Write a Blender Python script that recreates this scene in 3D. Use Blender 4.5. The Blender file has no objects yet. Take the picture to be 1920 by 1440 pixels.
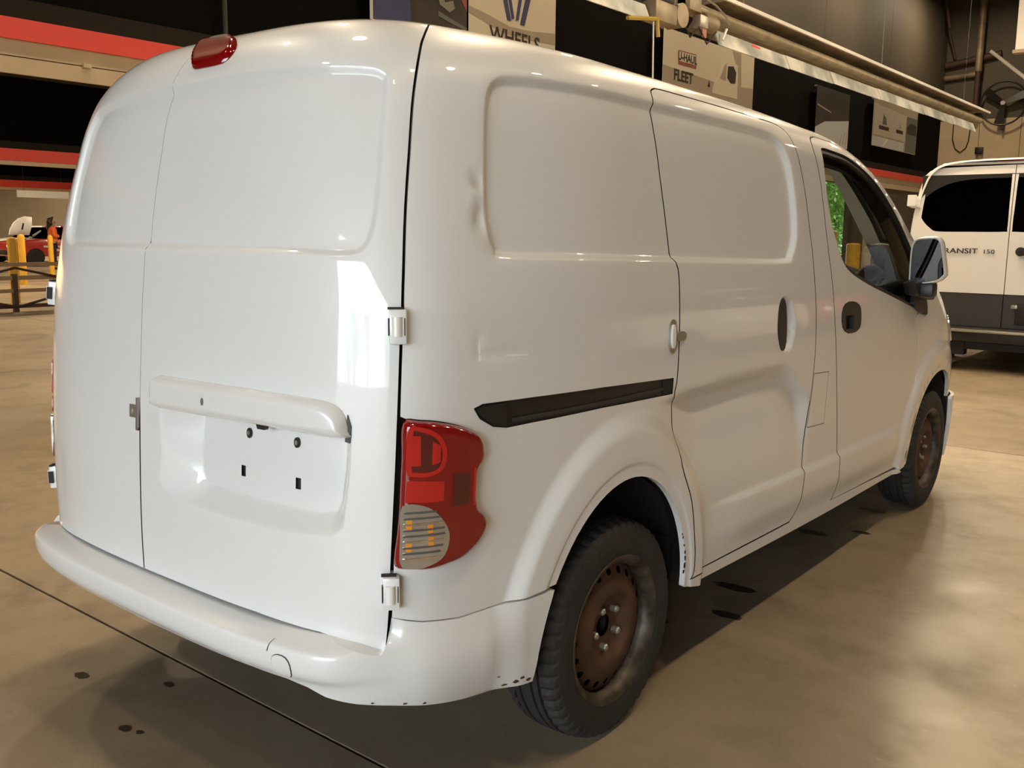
import bpy, bmesh, math, random
import numpy as np
from mathutils import Vector, Matrix
from mathutils.geometry import delaunay_2d_cdt
random.seed(7)
PI = math.pi
scn = bpy.context.scene
COL = scn.collection

# ------------------------------------------------------------------ camera
FPX = 1775.44
CAM = Vector((2.1314, -1.2921, 1.3637))
YAW, PITCH, ROLL = math.radians(-38.82), math.radians(-9.06), math.radians(0.58)
fwd = Vector((math.sin(YAW) * math.cos(PITCH), math.cos(YAW) * math.cos(PITCH), math.sin(PITCH)))
rgt = Vector((math.cos(YAW), -math.sin(YAW), 0))
upv = rgt.cross(fwd)
r2 = math.cos(ROLL) * rgt + math.sin(ROLL) * upv
u2 = -math.sin(ROLL) * rgt + math.cos(ROLL) * upv
cd = bpy.data.cameras.new('camera')
cd.sensor_width = 36.0
cd.sensor_fit = 'HORIZONTAL'
cd.lens = FPX / 1920 * 36.0
cd.clip_start, cd.clip_end = 0.05, 400
cam = bpy.data.objects.new('camera', cd)
COL.objects.link(cam)
m = Matrix((r2, u2, -fwd)).transposed().to_4x4()
m.translation = CAM
cam.matrix_world = m
scn.camera = cam

# ------------------------------------------------------------------ world, exposure
scn.view_settings.view_transform = 'Standard'
scn.view_settings.look = 'None'
scn.view_settings.gamma = 1.0
scn.view_settings.use_curve_mapping = False
scn.view_settings.exposure = 0.0
world = bpy.data.worlds.new('overcast_sky')
scn.world = world
world.use_nodes = True
wn = world.node_tree.nodes['Background']
wn.inputs['Color'].default_value = (0.86, 0.94, 1.0, 1)
wn.inputs['Strength'].default_value = 9.4
# daylight portal in the wide open doorway behind the photographer
def portal(name, loc, rot, sx, sy):
    l = bpy.data.lights.new(name, 'AREA')
    l.shape = 'RECTANGLE'; l.size = sx; l.size_y = sy
    l.cycles.is_portal = True
    o = bpy.data.objects.new(name, l); COL.objects.link(o)
    o.location = loc; o.rotation_euler = rot
    return o
portal('doorway_daylight', (3.2, -9.0, 2.3), (PI / 2, 0, PI), 8.2, 4.6)

LAMP_COL = (1.0, 0.78, 0.52)
LAMP_W = 330.0

# ------------------------------------------------------------------ materials
def mat(name, col, rough=0.5, metal=0.0, coat=0.0, coat_rough=0.03, spec=0.5, emit=None, es=0.0, bump=None, noise=None):
    m = bpy.data.materials.new(name); m.use_nodes = True
    nt = m.node_tree; b = nt.nodes['Principled BSDF']
    b.inputs['Base Color'].default_value = (*col, 1)
    b.inputs['Roughness'].default_value = rough
    b.inputs['Metallic'].default_value = metal
    b.inputs['Coat Weight'].default_value = coat
    b.inputs['Coat Roughness'].default_value = coat_rough
    b.inputs['Specular IOR Level'].default_value = spec
    if emit:
        b.inputs['Emission Color'].default_value = (*emit, 1)
        b.inputs['Emission Strength'].default_value = es
    if noise or bump:
        tc = nt.nodes.new('ShaderNodeTexCoord'); nz = nt.nodes.new('ShaderNodeTexNoise')
        sc = (noise or bump)[0]
        nz.inputs['Scale'].default_value = sc; nz.inputs['Detail'].default_value = 6
        nt.links.new(tc.outputs['Object'], nz.inputs['Vector'])
        if noise:
            mx = nt.nodes.new('ShaderNodeMix'); mx.data_type = 'RGBA'
            mx.inputs['A'].default_value = (*col, 1); mx.inputs['B'].default_value = (*noise[1], 1)
            rp = nt.nodes.new('ShaderNodeMapRange')
            rp.inputs['From Min'].default_value = noise[2] if len(noise) > 2 else 0.35
            rp.inputs['From Max'].default_value = noise[3] if len(noise) > 3 else 0.65
            nt.links.new(nz.outputs['Fac'], rp.inputs['Value'])
            nt.links.new(rp.outputs['Result'], mx.inputs['Factor'])
            nt.links.new(mx.outputs['Result'], b.inputs['Base Color'])
        if bump:
            bp = nt.nodes.new('ShaderNodeBump'); bp.inputs['Strength'].default_value = bump[1]
            bp.inputs['Distance'].default_value = bump[2] if len(bump) > 2 else 0.01
            nz2 = nt.nodes.new('ShaderNodeTexNoise'); nz2.inputs['Scale'].default_value = bump[0]; nz2.inputs['Detail'].default_value = 5
            nt.links.new(tc.outputs['Object'], nz2.inputs['Vector'])
            nt.links.new(nz2.outputs['Fac'], bp.inputs['Height'])
            nt.links.new(bp.outputs['Normal'], b.inputs['Normal'])
    return m

def glass_mat(name, tint, refl=1.0):
    m = bpy.data.materials.new(name); m.use_nodes = True
    nt = m.node_tree; nt.nodes.remove(nt.nodes['Principled BSDF'])
    out = nt.nodes['Material Output']
    tr = nt.nodes.new('ShaderNodeBsdfTransparent'); tr.inputs['Color'].default_value = (*tint, 1)
    gl = nt.nodes.new('ShaderNodeBsdfGlossy'); gl.inputs['Roughness'].default_value = 0.01
    fr = nt.nodes.new('ShaderNodeFresnel'); fr.inputs['IOR'].default_value = 1.3
    mx = nt.nodes.new('ShaderNodeMixShader')
    nt.links.new(fr.outputs['Fac'], mx.inputs['Fac'])
    nt.links.new(tr.outputs['BSDF'], mx.inputs[1]); nt.links.new(gl.outputs['BSDF'], mx.inputs[2])
    nt.links.new(mx.outputs['Shader'], out.inputs['Surface'])
    return m

M = {}
M['paint'] = mat('white_car_paint', (0.80, 0.80, 0.785), 0.38, 0, 1.0, 0.03, bump=(900, 0.02, 0.0005))
M['paint2'] = mat('cream_white_car_paint', (0.87, 0.85, 0.80), 0.35, 0, 0.8, 0.04)
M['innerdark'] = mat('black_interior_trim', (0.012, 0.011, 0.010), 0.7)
M['blackplastic'] = mat('black_plastic', (0.016, 0.015, 0.014), 0.42)
M['greyplastic'] = mat('dark_grey_cladding', (0.035, 0.033, 0.032), 0.55)
M['rubber'] = mat('tyre_rubber', (0.015, 0.0135, 0.0125), 0.75, bump=(60, 0.2, 0.003), noise=(9, (0.024, 0.021, 0.018)))
M['rust'] = mat('rusty_steel_wheel', (0.055, 0.026, 0.014), 0.75, 0.2, noise=(14, (0.12, 0.055, 0.027), 0.3, 0.7), bump=(60, 0.3, 0.003))
M['rim'] = mat('scuffed_rim_steel', (0.11, 0.09, 0.07), 0.5, 0.5, noise=(22, (0.035, 0.025, 0.018), 0.35, 0.65))
M['steel'] = mat('zinc_steel', (0.45, 0.43, 0.38), 0.4, 0.8)
M['chrome'] = mat('chrome', (0.75, 0.75, 0.74), 0.08, 1.0)
M['redlens'] = mat('red_lamp_lens', (0.22, 0.002, 0.003), 0.12, 0, 1.0, 0.02)
M['redbright'] = mat('bright_red_reflector', (0.50, 0.012, 0.010), 0.25, 0.0, 1.0, 0.02)
M['reddark'] = mat('deep_red_lamp_core', (0.09, 0.008, 0.007), 0.25, 0, 1.0, 0.02)
M['clearlens'] = mat('clear_lamp_lens', (0.55, 0.55, 0.54), 0.12, 0.75, 1.0, 0.02)
M['lensdark'] = mat('lens_rib_grey', (0.12, 0.12, 0.12), 0.3, 0.3, 1.0, 0.02)  # dark grey of the indicator lens ribs
M['amber'] = mat('amber_bulb', (0.80, 0.30, 0.02), 0.3, 0, 1.0, 0.02)
M['white_scratch'] = mat('bare_primer_scratch', (0.9, 0.89, 0.85), 0.6)
M['mirror'] = mat('mirror_glass', (0.16, 0.16, 0.165), 0.01, 1.0)
M['glass'] = glass_mat('clear_car_glass', (0.86, 0.90, 0.87))
M['tint'] = glass_mat('dark_tinted_glass', (0.03, 0.035, 0.035))

# ------------------------------------------------------------------ object helpers
def link(name, me, material=None, parent=None, smooth=False):
    o = bpy.data.objects.new(name, me); COL.objects.link(o)
    if material is not None: me.materials.append(material)
    if smooth:
        me.polygons.foreach_set('use_smooth', [True] * len(me.polygons))
    if parent is not None: o.parent = parent
    return o
def empty(name, loc=(0, 0, 0), rz=0.0):
    o = bpy.data.objects.new(name, None); COL.objects.link(o)
    o.location = loc; o.rotation_euler = (0, 0, rz); o.empty_display_size = 0.1
    return o
def tag(o, label, cat, group=None, kind=None):
    o['label'] = label; o['category'] = cat
    if group: o['group'] = group
    if kind: o['kind'] = kind
    return o
def struct(o):
    o['kind'] = 'structure'; return o

class MB:
    """collects boxes, tubes, lathes and prisms into one mesh"""
    def __init__(self): self.v = []; self.f = []
    def add(self, vs, fs):
        n = len(self.v); self.v += [tuple(p) for p in vs]; self.f += [tuple(i + n for i in f) for f in fs]
        return self
    def box(self, lo, hi, mtx=None):
        x0, y0, z0 = lo; x1, y1, z1 = hi
        vs = [Vector(p) for p in ((x0,y0,z0),(x1,y0,z0),(x1,y1,z0),(x0,y1,z0),(x0,y0,z1),(x1,y0,z1),(x1,y1,z1),(x0,y1,z1))]
        if mtx is not None: vs = [mtx @ p for p in vs]
        return self.add(vs, [(0,3,2,1),(4,5,6,7),(0,1,5,4),(1,2,6,5),(2,3,7,6),(3,0,4,7)])
    def tube(self, pts, r, n=10, caps=True):
        pts = [Vector(p) for p in pts]; rings = []
        rs = r if isinstance(r, (list, tuple)) else [r] * len(pts)
        prev = None
        for i, p in enumerate(pts):
            d = (pts[min(i + 1, len(pts) - 1)] - pts[max(i - 1, 0)]).normalized()
            if prev is None:
                a = Vector((0, 0, 1)) if abs(d.z) < 0.9 else Vector((1, 0, 0))
                e1 = d.cross(a).normalized()
            else:
                e1 = (prev - d * prev.dot(d)).normalized()
            prev = e1; e2 = d.cross(e1)
            rings.append([p + rs[i] * (math.cos(2 * PI * k / n) * e1 + math.sin(2 * PI * k / n) * e2) for k in range(n)])
        vs = [q for rg in rings for q in rg]; fs = []
        for i in range(len(rings) - 1):
            for k in range(n):
                a, b2 = i * n + k, i * n + (k + 1) % n
                fs.append((a, b2, b2 + n, a + n))
        if caps:
            fs.append(tuple(reversed(range(n)))); fs.append(tuple(range((len(rings) - 1) * n, len(rings) * n)))
        return self.add(vs, fs)
    def lathe(self, prof, n=48, mtx=None, a0=0.0, a1=2 * PI):
        """prof: list of (axial, radius); axis = local +x"""
        full = abs(a1 - a0 - 2 * PI) < 1e-6; k = n if full else n + 1
        vs = []
        for (x, r) in prof:
            for i in range(k):
                t = a0 + (a1 - a0) * i / n
                p = Vector((x, r * math.cos(t), r * math.sin(t)))
                vs.append(mtx @ p if mtx is not None else p)
        fs = []
        for j in range(len(prof) - 1):
            for i in range(n):
                i2 = (i + 1) % k
                fs.append((j * k + i, (j + 1) * k + i, (j + 1) * k + i2, j * k + i2))
        return self.add(vs, fs)
    def prism(self, poly, h0, h1, fn):
        """poly: 2D outline; fn(a, b, h) -> 3D point"""
        n = len(poly)
        vs = [fn(a, b, h0) for a, b in poly] + [fn(a, b, h1) for a, b in poly]
        fs = [tuple(reversed(range(n))), tuple(range(n, 2 * n))] + [(i, (i + 1) % n, (i + 1) % n + n, i + n) for i in range(n)]
        return self.add(vs, fs)
    def build(self, name, material, parent=None, smooth=False, bevel=0.0, seg=2):
        me = bpy.data.meshes.new(name); me.from_pydata(self.v, [], self.f); me.update()
        bm = bmesh.new(); bm.from_mesh(me); bmesh.ops.recalc_face_normals(bm, faces=bm.faces)
        if bevel:
            es = [e for e in bm.edges if len(e.link_faces) == 2 and e.calc_face_angle(0) > 0.5]
            bmesh.ops.bevel(bm, geom=es, offset=bevel, segments=seg, affect='EDGES', profile=0.5, clamp_overlap=True)
        bm.to_mesh(me); bm.free()
        o = link(name, me, material, parent, False)
        if smooth:
            me.polygons.foreach_set('use_smooth', [True] * len(me.polygons))
            try: me.set_sharp_from_angle(angle=math.radians(38))
            except Exception: pass
        return o
def bx(name, lo, hi, material, parent=None, bevel=0.0):
    return MB().box(lo, hi).build(name, material, parent, bevel > 0, bevel)
def text_mesh(name, body, size, material, parent, mtx, extrude=0.004, bold=0.0, align='CENTER', sx=1.0):
    cu = bpy.data.curves.new(name, 'FONT'); cu.body = body; cu.size = size; cu.align_x = align
    cu.extrude = extrude; cu.offset = bold; cu.resolution_u = 3
    t = bpy.data.objects.new(name, cu); COL.objects.link(t)
    dg = bpy.context.evaluated_depsgraph_get()
    me = bpy.data.meshes.new_from_object(t.evaluated_get(dg)); me.name = name
    COL.objects.unlink(t); bpy.data.objects.remove(t); bpy.data.curves.remove(cu)
    me.transform(mtx @ Matrix.Diagonal((sx, 1, 1, 1)))
    return link(name, me, material, parent)
# ------------------------------------------------------------------ van body surface S(u, v)
RAKE = .019
PROF = np.array([
(.20,.20,.800,.050),(.30,.30,.826,.020),(.42,.42,.840,.004),(.55,.55,.847,.0),(.80,.80,.852,.006),(1.05,1.05,.850,.022),
(1.25,1.25,.838,.040),(1.40,1.40,.820,.058),(1.55,1.55,.795,.086),(1.65,1.648,.773,.108),(1.73,1.725,.745,.138),(1.80,1.786,.703,.180),
(1.87,1.836,.640,.242),(1.95,1.866,.550,.325),(2.05,1.890,.450,.420)])
VE = 2.05
def spline(x, y):
    h = np.diff(x); d = np.diff(y) / h; m = np.zeros_like(y); m[0] = d[0]; m[-1] = d[-1]
    for i in range(1, len(x) - 1): m[i] = (d[i-1] * h[i] + d[i] * h[i-1]) / (h[i] + h[i-1])
    def f(q):
        q = np.clip(q, x[0], x[-1]); i = np.clip(np.searchsorted(x, q) - 1, 0, len(x) - 2); t = (q - x[i]) / h[i]
        return (2*t**3-3*t**2+1)*y[i] + (t**3-2*t**2+t)*h[i]*m[i] + (-2*t**3+3*t**2)*y[i+1] + (t**3-t**2)*h[i]*m[i+1]
    return f
fz, fw, fl = (spline(PROF[:, 0], PROF[:, k]) for k in (1, 2, 3))
TAPER = .135; W0 = .85; NEXP = 3.7; DD = .30; Y0 = -.068; YF = 4.62
def outline():
    t = np.linspace(0, PI / 2, 1500)
    x = W0 * np.sin(t) ** (2 / NEXP); y = Y0 + DD * (1 - np.cos(t) ** (2 / NEXP))
    ys = np.linspace(Y0 + DD, 3.6, 1500)[1:]
    xs = W0 + .012 * np.sin(np.clip((ys - .6) / 3.0, 0, 1) * PI) ** 2
    t = np.linspace(PI / 2, 0, 1500)[1:]; nf = 2.6
    xf = W0 * np.sin(t) ** (2 / nf); yf = 3.6 + (YF - 3.6) * np.cos(t) ** (2 / nf)
    X = np.concatenate([x, xs, xf]); Y = np.concatenate([y, ys, yf])
    return np.concatenate([[0], np.cumsum(np.hypot(np.diff(X), np.diff(Y)))]), X, Y
US, UX, UY = outline(); UMAX = float(US[-1])
TOPK = np.array([(0,1.),(1.0,1.0),(2.0,.988),(2.3,.978),(2.6,.965),(3.0,.885),(3.4,.695),(3.8,.47),(4.05,.335),(4.3,.26),(4.7,.12)])
ft = spline(TOPK[:, 0], TOPK[:, 1]); ZS = .85
def S(u, v):
    u = np.asarray(u, float); v = np.asarray(v, float); sg = np.where(u < 0, -1., 1.); a = np.abs(u)
    x = np.interp(a, US, UX); y = np.interp(a, US, UY); w = fw(v); l = fl(v)
    yy = y + l * np.clip(1 - (y - Y0) / 2.2, 0, 1)
    z = fz(v); z = np.where(z > ZS, ZS + (z - ZS) * ft(yy), z)
    tp = np.clip(1 - (y - Y0) / .85, 0, 1) ** 2
    xx = x * w / W0 * (1 - tp * (TAPER + .11 * np.clip((v - 1.2) / .6, 0, 1)))
    return np.stack([sg * xx, yy, z - RAKE * yy], -1)
def Nrm(u, v, h=.004, P=S):
    du = P(u + h, v) - P(u - h, v); dv = P(u, v + h) - P(u, v - h)
    n = np.cross(du, dv); n /= np.linalg.norm(n, axis=-1, keepdims=True) + 1e-12
    return n            # outward for +u going right / forward
def uv_of(y, z):
    """side surface parameters of a (y, z) point below the belt line"""
    v = z + RAKE * y; yb = y - fl(np.array(v)) * np.clip(1 - (y - Y0) / 2.2, 0, 1)
    i0 = 1450
    return float(np.interp(yb, UY[i0:4400], US[i0:4400])), float(v)
def sst(t): t = np.clip(t, 0, 1); return t * t * (3 - 2 * t)
def sdist(poly, U, V):
    """signed distance to a closed polygon, positive inside"""
    P = np.asarray(poly, float); A = P; B = np.roll(P, -1, 0)
    best = np.full(U.shape, 1e9); ins = np.zeros(U.shape, bool)
    for (ax, ay), (bx_, by) in zip(A, B):
        ex, ey = bx_ - ax, by - ay; L = ex * ex + ey * ey + 1e-15
        t = np.clip(((U - ax) * ex + (V - ay) * ey) / L, 0, 1)
        best = np.minimum(best, (U - ax - t * ex) ** 2 + (V - ay - t * ey) ** 2)
        c = (ay > V) != (by > V)
        with np.errstate(divide='ignore', invalid='ignore'):
            ins ^= c & (U < (bx_ - ax) * (V - ay) / (by - ay + 1e-18) + ax)
    d = np.sqrt(best)
    return np.where(ins, d, -d)
def roundpoly(P, it=2):
    """corner-cut a closed polygon"""
    P = [tuple(p) for p in P]
    for _ in range(it):
        Q = []
        for i in range(len(P)):
            a, b = P[i], P[(i + 1) % len(P)]
            Q.append((.75 * a[0] + .25 * b[0], .75 * a[1] + .25 * b[1])); Q.append((.25 * a[0] + .75 * b[0], .25 * a[1] + .75 * b[1]))
        P = Q
    return P
def smoothline(P, n=6):
    """Catmull-Rom through an open polyline"""
    P = [np.array(p, float) for p in P]; out = []
    for i in range(len(P) - 1):
        p0 = P[max(i - 1, 0)]; p1 = P[i]; p2 = P[i + 1]; p3 = P[min(i + 2, len(P) - 1)]
        for k in range(n):
            t = k / n
            out.append(tuple(.5 * ((2 * p1) + (-p0 + p2) * t + (2 * p0 - 5 * p1 + 4 * p2 - p3) * t * t + (-p0 + 3 * p1 - 3 * p2 + p3) * t ** 3)))
    out.append(tuple(P[-1])); return out
def smoothloop(P, n=5):
    P = list(P); L = smoothline([P[-1]] + P + [P[0], P[1]], n)
    return L[n:-n - 0][:n * len(P)]

# traced outlines (u, v)
GAP = [(.826,.455),(.83,.480),(.835,.545),(.837,.618),(.842,.851),(.843,.986),(.846,1.185),(.857,1.316),(.868,1.426),(.878,1.516),(.892,1.632),(.905,1.719),(.917,1.787),(.928,1.84),(.942,1.92),(.955,2.05)]
SIDE_RECESS = smoothloop([(1.098,1.312),(1.069,1.334),(1.053,1.377),(1.050,1.492),(1.062,1.624),(1.076,1.690),(1.105,1.726),(1.166,1.742),(1.344,1.750),(1.769,1.754),(2.124,1.758),(2.50,1.760),(2.62,1.742),(2.672,1.690),(2.684,1.62),(2.680,1.499),(2.666,1.40),(2.615,1.33),(2.534,1.305),(1.905,1.305),(1.377,1.309)])
REAR_RECESS = smoothloop([(-.60,1.693),(-.412,1.711),(-.048,1.724),(.413,1.730),(.671,1.728),(.80,1.724),(.838,1.710),(.846,1.685),(.834,1.57),(.816,1.425),(.799,1.359),(.775,1.324),(.731,1.311),(.604,1.312),(.275,1.313),(-.11,1.313),(-.50,1.312),(-.60,1.319),(-.650,1.352),(-.665,1.42),(-.672,1.507),(-.668,1.587),(-.648,1.664)])
PLATE_OUT = [(.030,.955),(.030,.916),(.045,.82),(.030,.755),(.05,.732),(.087,.722),(.167,.714),(.404,.711),(.61,.714),(.70,.718),(.728,.742),(.740,.846),(.742,.955)]
PLATE_IN = [(.179,.955),(.176,.927),(.173,.797),(.185,.768),(.205,.757),(.466,.756),(.64,.752),(.69,.762),(.705,.79),(.714,.867),(.716,.955)]
RAILP = [(1.010,.991),(1.035,.999),(1.188,1.000),(1.445,.999),(1.797,.991),(1.795,.946),(1.448,.947),(1.191,.941),(1.107,.938),(1.066,.945),(1.028,.966)]
LIGHT = smoothloop([(.8475,.974),(.8465,.896),(.845,.793),(.842,.735),(.839,.668),(.872,.657),(.906,.653),(.943,.658),(.983,.667),(1.026,.695),(1.047,.728),(1.042,.752),(1.02,.777),(1.014,.815),(1.016,.856),(1.029,.876),(1.033,.899),(1.02,.932),(.986,.953),(.931,.970),(.885,.977)], 4)
SEAM = [(.837,.548),(.897,.534),(.988,.523),(1.112,.526),(1.268,.528)]
SLIDE_REAR = [(1.935,.372),(1.949,.395),(1.948,.43),(1.94,.478),(1.901,.618),(1.837,.74),(1.813,.851),(1.803,.943),(1.815,.994),(1.820,1.15),(1.817,1.275),(1.803,1.312),(1.788,1.42),(1.772,1.54),(1.762,1.70),(1.768,1.76),(1.782,1.795),(1.82,1.812)]
SLIDE_TOP = [(1.88,1.815),(2.071,1.815),(2.47,1.815),(2.68,1.815)]
SLIDE_FRONT = [(2.725,1.810),(2.756,1.792),(2.770,1.760),(2.773,1.70),(2.773,1.626),(2.779,1.551),(2.783,1.441),(2.792,1.366),(2.802,1.249),(2.814,1.109),(2.808,.921),(2.774,.714),(2.764,.646),(2.760,.547),(2.752,.458),(2.735,.405),(2.70,.378)]
DOOR = [(3.10,1.822),(3.02,1.800),(2.975,1.76),(2.95,1.696),(2.937,1.496),(2.946,1.361),(2.968,1.249),(2.994,1.102),(3.034,.895),(3.10,.60),(3.123,.45),(3.118,.400),(3.10,.380)]
DOOR_FRONT = [(3.96,.368),(4.00,.40),(4.03,.50),(4.075,.66),(4.115,.80),(4.12,.906),(4.07,1.02),(4.06,1.12),(4.12,1.165),(4.23,1.20),(4.235,1.33),(4.20,1.47),(4.10,1.58),(3.978,1.66),(3.86,1.72),(3.75,1.775),(3.60,1.812),(3.45,1.822),(3.292,1.824)]
WIN = smoothloop([(3.045,1.735),(2.998,1.62),(2.997,1.5),(3.025,1.423),(3.089,1.328),(3.199,1.274),(3.452,1.223),(3.824,1.183),(4.10,1.180),(4.195,1.215),(4.205,1.33),(4.165,1.465),(4.021,1.58),(3.80,1.665),(3.60,1.724),(3.40,1.758),(3.204,1.766),(3.09,1.764)])
SH_T = np.array([(1.78,.934),(2.0,.95),(2.25,.964),(2.41,.971),(2.538,.968),(2.608,.942),(2.767,.831),(2.82,.79)])
SH_B = np.array([(1.78,.920),(2.115,.913),(2.417,.917),(2.546,.909),(2.615,.887),(2.79,.812),(2.82,.785)])
ARCH = ((.775, .345, .435), (3.714, .425, .405))
def disp(u, v):
    u = np.asarray(u, float); v = np.asarray(v, float); a = np.abs(u); P = S(a, v); y, z = P[..., 1], P[..., 2]
    d = -.018 * sst(sdist(SIDE_RECESS, a, v) / .024)
    d = d - .014 * sst(sdist(REAR_RECESS, u, v) / .020)
    o = sdist(PLATE_OUT, u, v); i = sdist(PLATE_IN, u, v)
    t = np.where(i >= 0, 1., np.clip(o, 0, None) / (np.clip(o, 0, None) + np.clip(-i, 0, None) + 1e-9))
    d = d - .044 * np.where(v < .955, t, 0)
    for k, (yc, ay, az) in enumerate(ARCH):
        r = np.sqrt(((y - yc) / ay) ** 2 + (np.clip(z - .30, 0, None) / az) ** 2)
        lim = sst((a - 1.06) / .10) if k == 0 else 1.0
        amp = (.022, .014)[k]
        d = d + lim * np.where(v < 1.0, amp * sst((1.42 - r) / .16) - .005 * sst((1.10 - r) / .04), 0)
    top = np.interp(a, SH_T[:, 0], SH_T[:, 1]); bot = np.interp(a, SH_B[:, 0], SH_B[:, 1])
    amp = .030 * sst((a - 1.70) / .3) * sst((2.80 - a) / .10)
    d = d - amp * np.clip((top - v) / np.maximum(top - bot, .004), 0, 1) * (1 - sst((bot - v) / .30))
    d = d + .014 * sst((.580 - v) / .024) * sst((v - .38) / .10) * sst((a - 2.0) / .35) * sst((4.0 - a) / .2)
    # knocks in the right rear corner
    g = lambda cu, cv, su, sv: np.exp(-((u - cu) / su) ** 2 - ((v - cv) / sv) ** 2)
    d = d - .012 * g(1.040, 1.405, .018, .035) - .007 * g(1.035, 1.48, .014, .025) + .006 * g(1.028, 1.44, .012, .018) - .004 * g(1.075, 1.335, .03, .02)
    d = d - .003 * g(1.075, 1.104, .07, .010) - .003 * g(1.02, 1.125, .010, .03) - .003 * g(-.62, .66, .05, .09) - .002 * g(.78, .73, .04, .09)
    return d
def BODY(u, v): return S(u, v) + Nrm(u, v) * disp(u, v)[..., None]
def OFF(h): return lambda u, v: S(u, v) + Nrm(u, v) * h
def densify(P, h, closed=True):
    out = []; n = len(P)
    for i in range(n if closed else n - 1):
        a, b = P[i], P[(i + 1) % n]; L = math.hypot(b[0] - a[0], b[1] - a[1]); k = max(1, int(math.ceil(L / h)))
        for j in range(k): out.append((a[0] + (b[0] - a[0]) * j / k, a[1] + (b[1] - a[1]) * j / k))
    if not closed: out.append(P[-1])
    return out
def inset(P, d):
    """move a closed polygon inwards by d"""
    A = sum(P[i][0] * P[(i + 1) % len(P)][1] - P[(i + 1) % len(P)][0] * P[i][1] for i in range(len(P)))
    s = 1 if A > 0 else -1; out = []
    for i in range(len(P)):
        p0, p1, p2 = P[i - 1], P[i], P[(i + 1) % len(P)]
        e1 = (p1[0] - p0[0], p1[1] - p0[1]); e2 = (p2[0] - p1[0], p2[1] - p1[1])
        l1 = math.hypot(*e1) or 1e-9; l2 = math.hypot(*e2) or 1e-9
        n1 = (-e1[1] / l1, e1[0] / l1); n2 = (-e2[1] / l2, e2[0] / l2)
        k = 1 + n1[0] * n2[0] + n1[1] * n2[1]; k = max(k, .5)
        out.append((p1[0] + s * d * (n1[0] + n2[0]) / k, p1[1] + s * d * (n1[1] + n2[1]) / k))
    return out
def grid_panel(outer, holes=(), lines=(), P=BODY, h=.02, flange=.018, drop=None):
    """triangulated skin panel on the surface P; returns (verts, faces, normals)"""
    loops = [densify(outer, h * .6)] + [densify(q, h * .6) for q in holes]
    pts = []; edges = []; nb = []
    for L in loops:
        k = len(pts); pts += L; edges += [(k + i, k + (i + 1) % len(L)) for i in range(len(L))]; nb.append((k, len(L)))
    for L in lines:
        c = L[0] == 'closed'; Q = densify(L[1], h * .7, c)
        arr = np.array(Q); keep = sdist(outer, arr[:, 0], arr[:, 1]) > h * .25
        for q in holes: keep &= sdist(q, arr[:, 0], arr[:, 1]) < -h * .25
        idx = {}
        for i, q in enumerate(Q):
            if keep[i]: idx[i] = len(pts); pts.append(q)
        for i in range(len(Q) if c else len(Q) - 1):
            j = (i + 1) % len(Q)
            if i in idx and j in idx: edges.append((idx[i], idx[j]))
    arr = np.array(pts)
    lo, hi = arr.min(0), arr.max(0)
    gu, gv = np.meshgrid(np.arange(lo[0], hi[0] + h, h), np.arange(lo[1], hi[1] + h, h))
    gu = gu + (np.arange(gu.shape[0]) % 2)[:, None] * h * .5
    gu, gv = gu.ravel(), gv.ravel()
    keep = sdist(outer, gu, gv) > h * .45
    for q in holes: keep &= sdist(q, gu, gv) < -h * .45
    if drop is not None: keep &= ~drop(gu, gv)
    gu, gv = gu[keep], gv[keep]
    nfix = len(pts)
    cell = {}
    for i, (a, b) in enumerate(pts): cell.setdefault((int(a / h), int(b / h)), []).append((a, b))
    add = []
    for a, b in zip(gu, gv):
        ci, cj = int(a / h), int(b / h); ok = True
        for di in (-1, 0, 1):
            for dj in (-1, 0, 1):
                for (p, q) in cell.get((ci + di, cj + dj), ()):
                    if (p - a) ** 2 + (q - b) ** 2 < (h * .5) ** 2: ok = False
        if ok: add.append((a, b))
    pts = pts + add
    r = delaunay_2d_cdt([Vector(p) for p in pts], edges, [], 0, 1e-7, True)
    V = np.array([(p.x, p.y) for p in r[0]]); F = np.array([f for f in r[2]])
    cen = V[F].mean(1)
    keep = sdist(outer, cen[:, 0], cen[:, 1]) > 0
    for q in holes: keep &= sdist(q, cen[:, 0], cen[:, 1]) < 0
    F = F[keep]
    # winding: counter-clockwise in (u, v) = outward
    a, b, c = V[F[:, 0]], V[F[:, 1]], V[F[:, 2]]
    cw = ((b - a)[:, 0] * (c - a)[:, 1] - (b - a)[:, 1] * (c - a)[:, 0]) < 0
    F[cw] = F[cw][:, ::-1]
    U_, V_ = V[:, 0], V[:, 1]
    X = P(U_, V_); N3 = Nrm(U_, V_, .0035, P)
    verts = X.tolist(); norms = N3.tolist(); faces = [tuple(int(i) for i in f) for f in F]
    nskin = len(faces); nouter = 0
    if flange:
        inv = {}
        for i, o in enumerate(r[3]):
            for j in o: inv[j] = i
        base = Nrm(U_, V_)
        for li, (k, n) in enumerate(nb):
            ids = [inv[k + i] for i in range(n)]
            A2 = sum(pts[k + i][0] * pts[k + (i + 1) % n][1] - pts[k + (i + 1) % n][0] * pts[k + i][1] for i in range(n))
            if (A2 < 0) != (li > 0): ids = ids[::-1]
            s0 = len(verts)
            for i in ids: verts.append(X[i].tolist()); norms.append((0, 0, 0))
            for i in ids: verts.append((X[i] - base[i] * flange).tolist()); norms.append((0, 0, 0))
            for i in range(n):
                j = (i + 1) % n
                faces.append((s0 + j, s0 + i, s0 + n + i, s0 + n + j))
            if li == 0: nouter = n
    return verts, faces, norms, nskin, nouter
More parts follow.
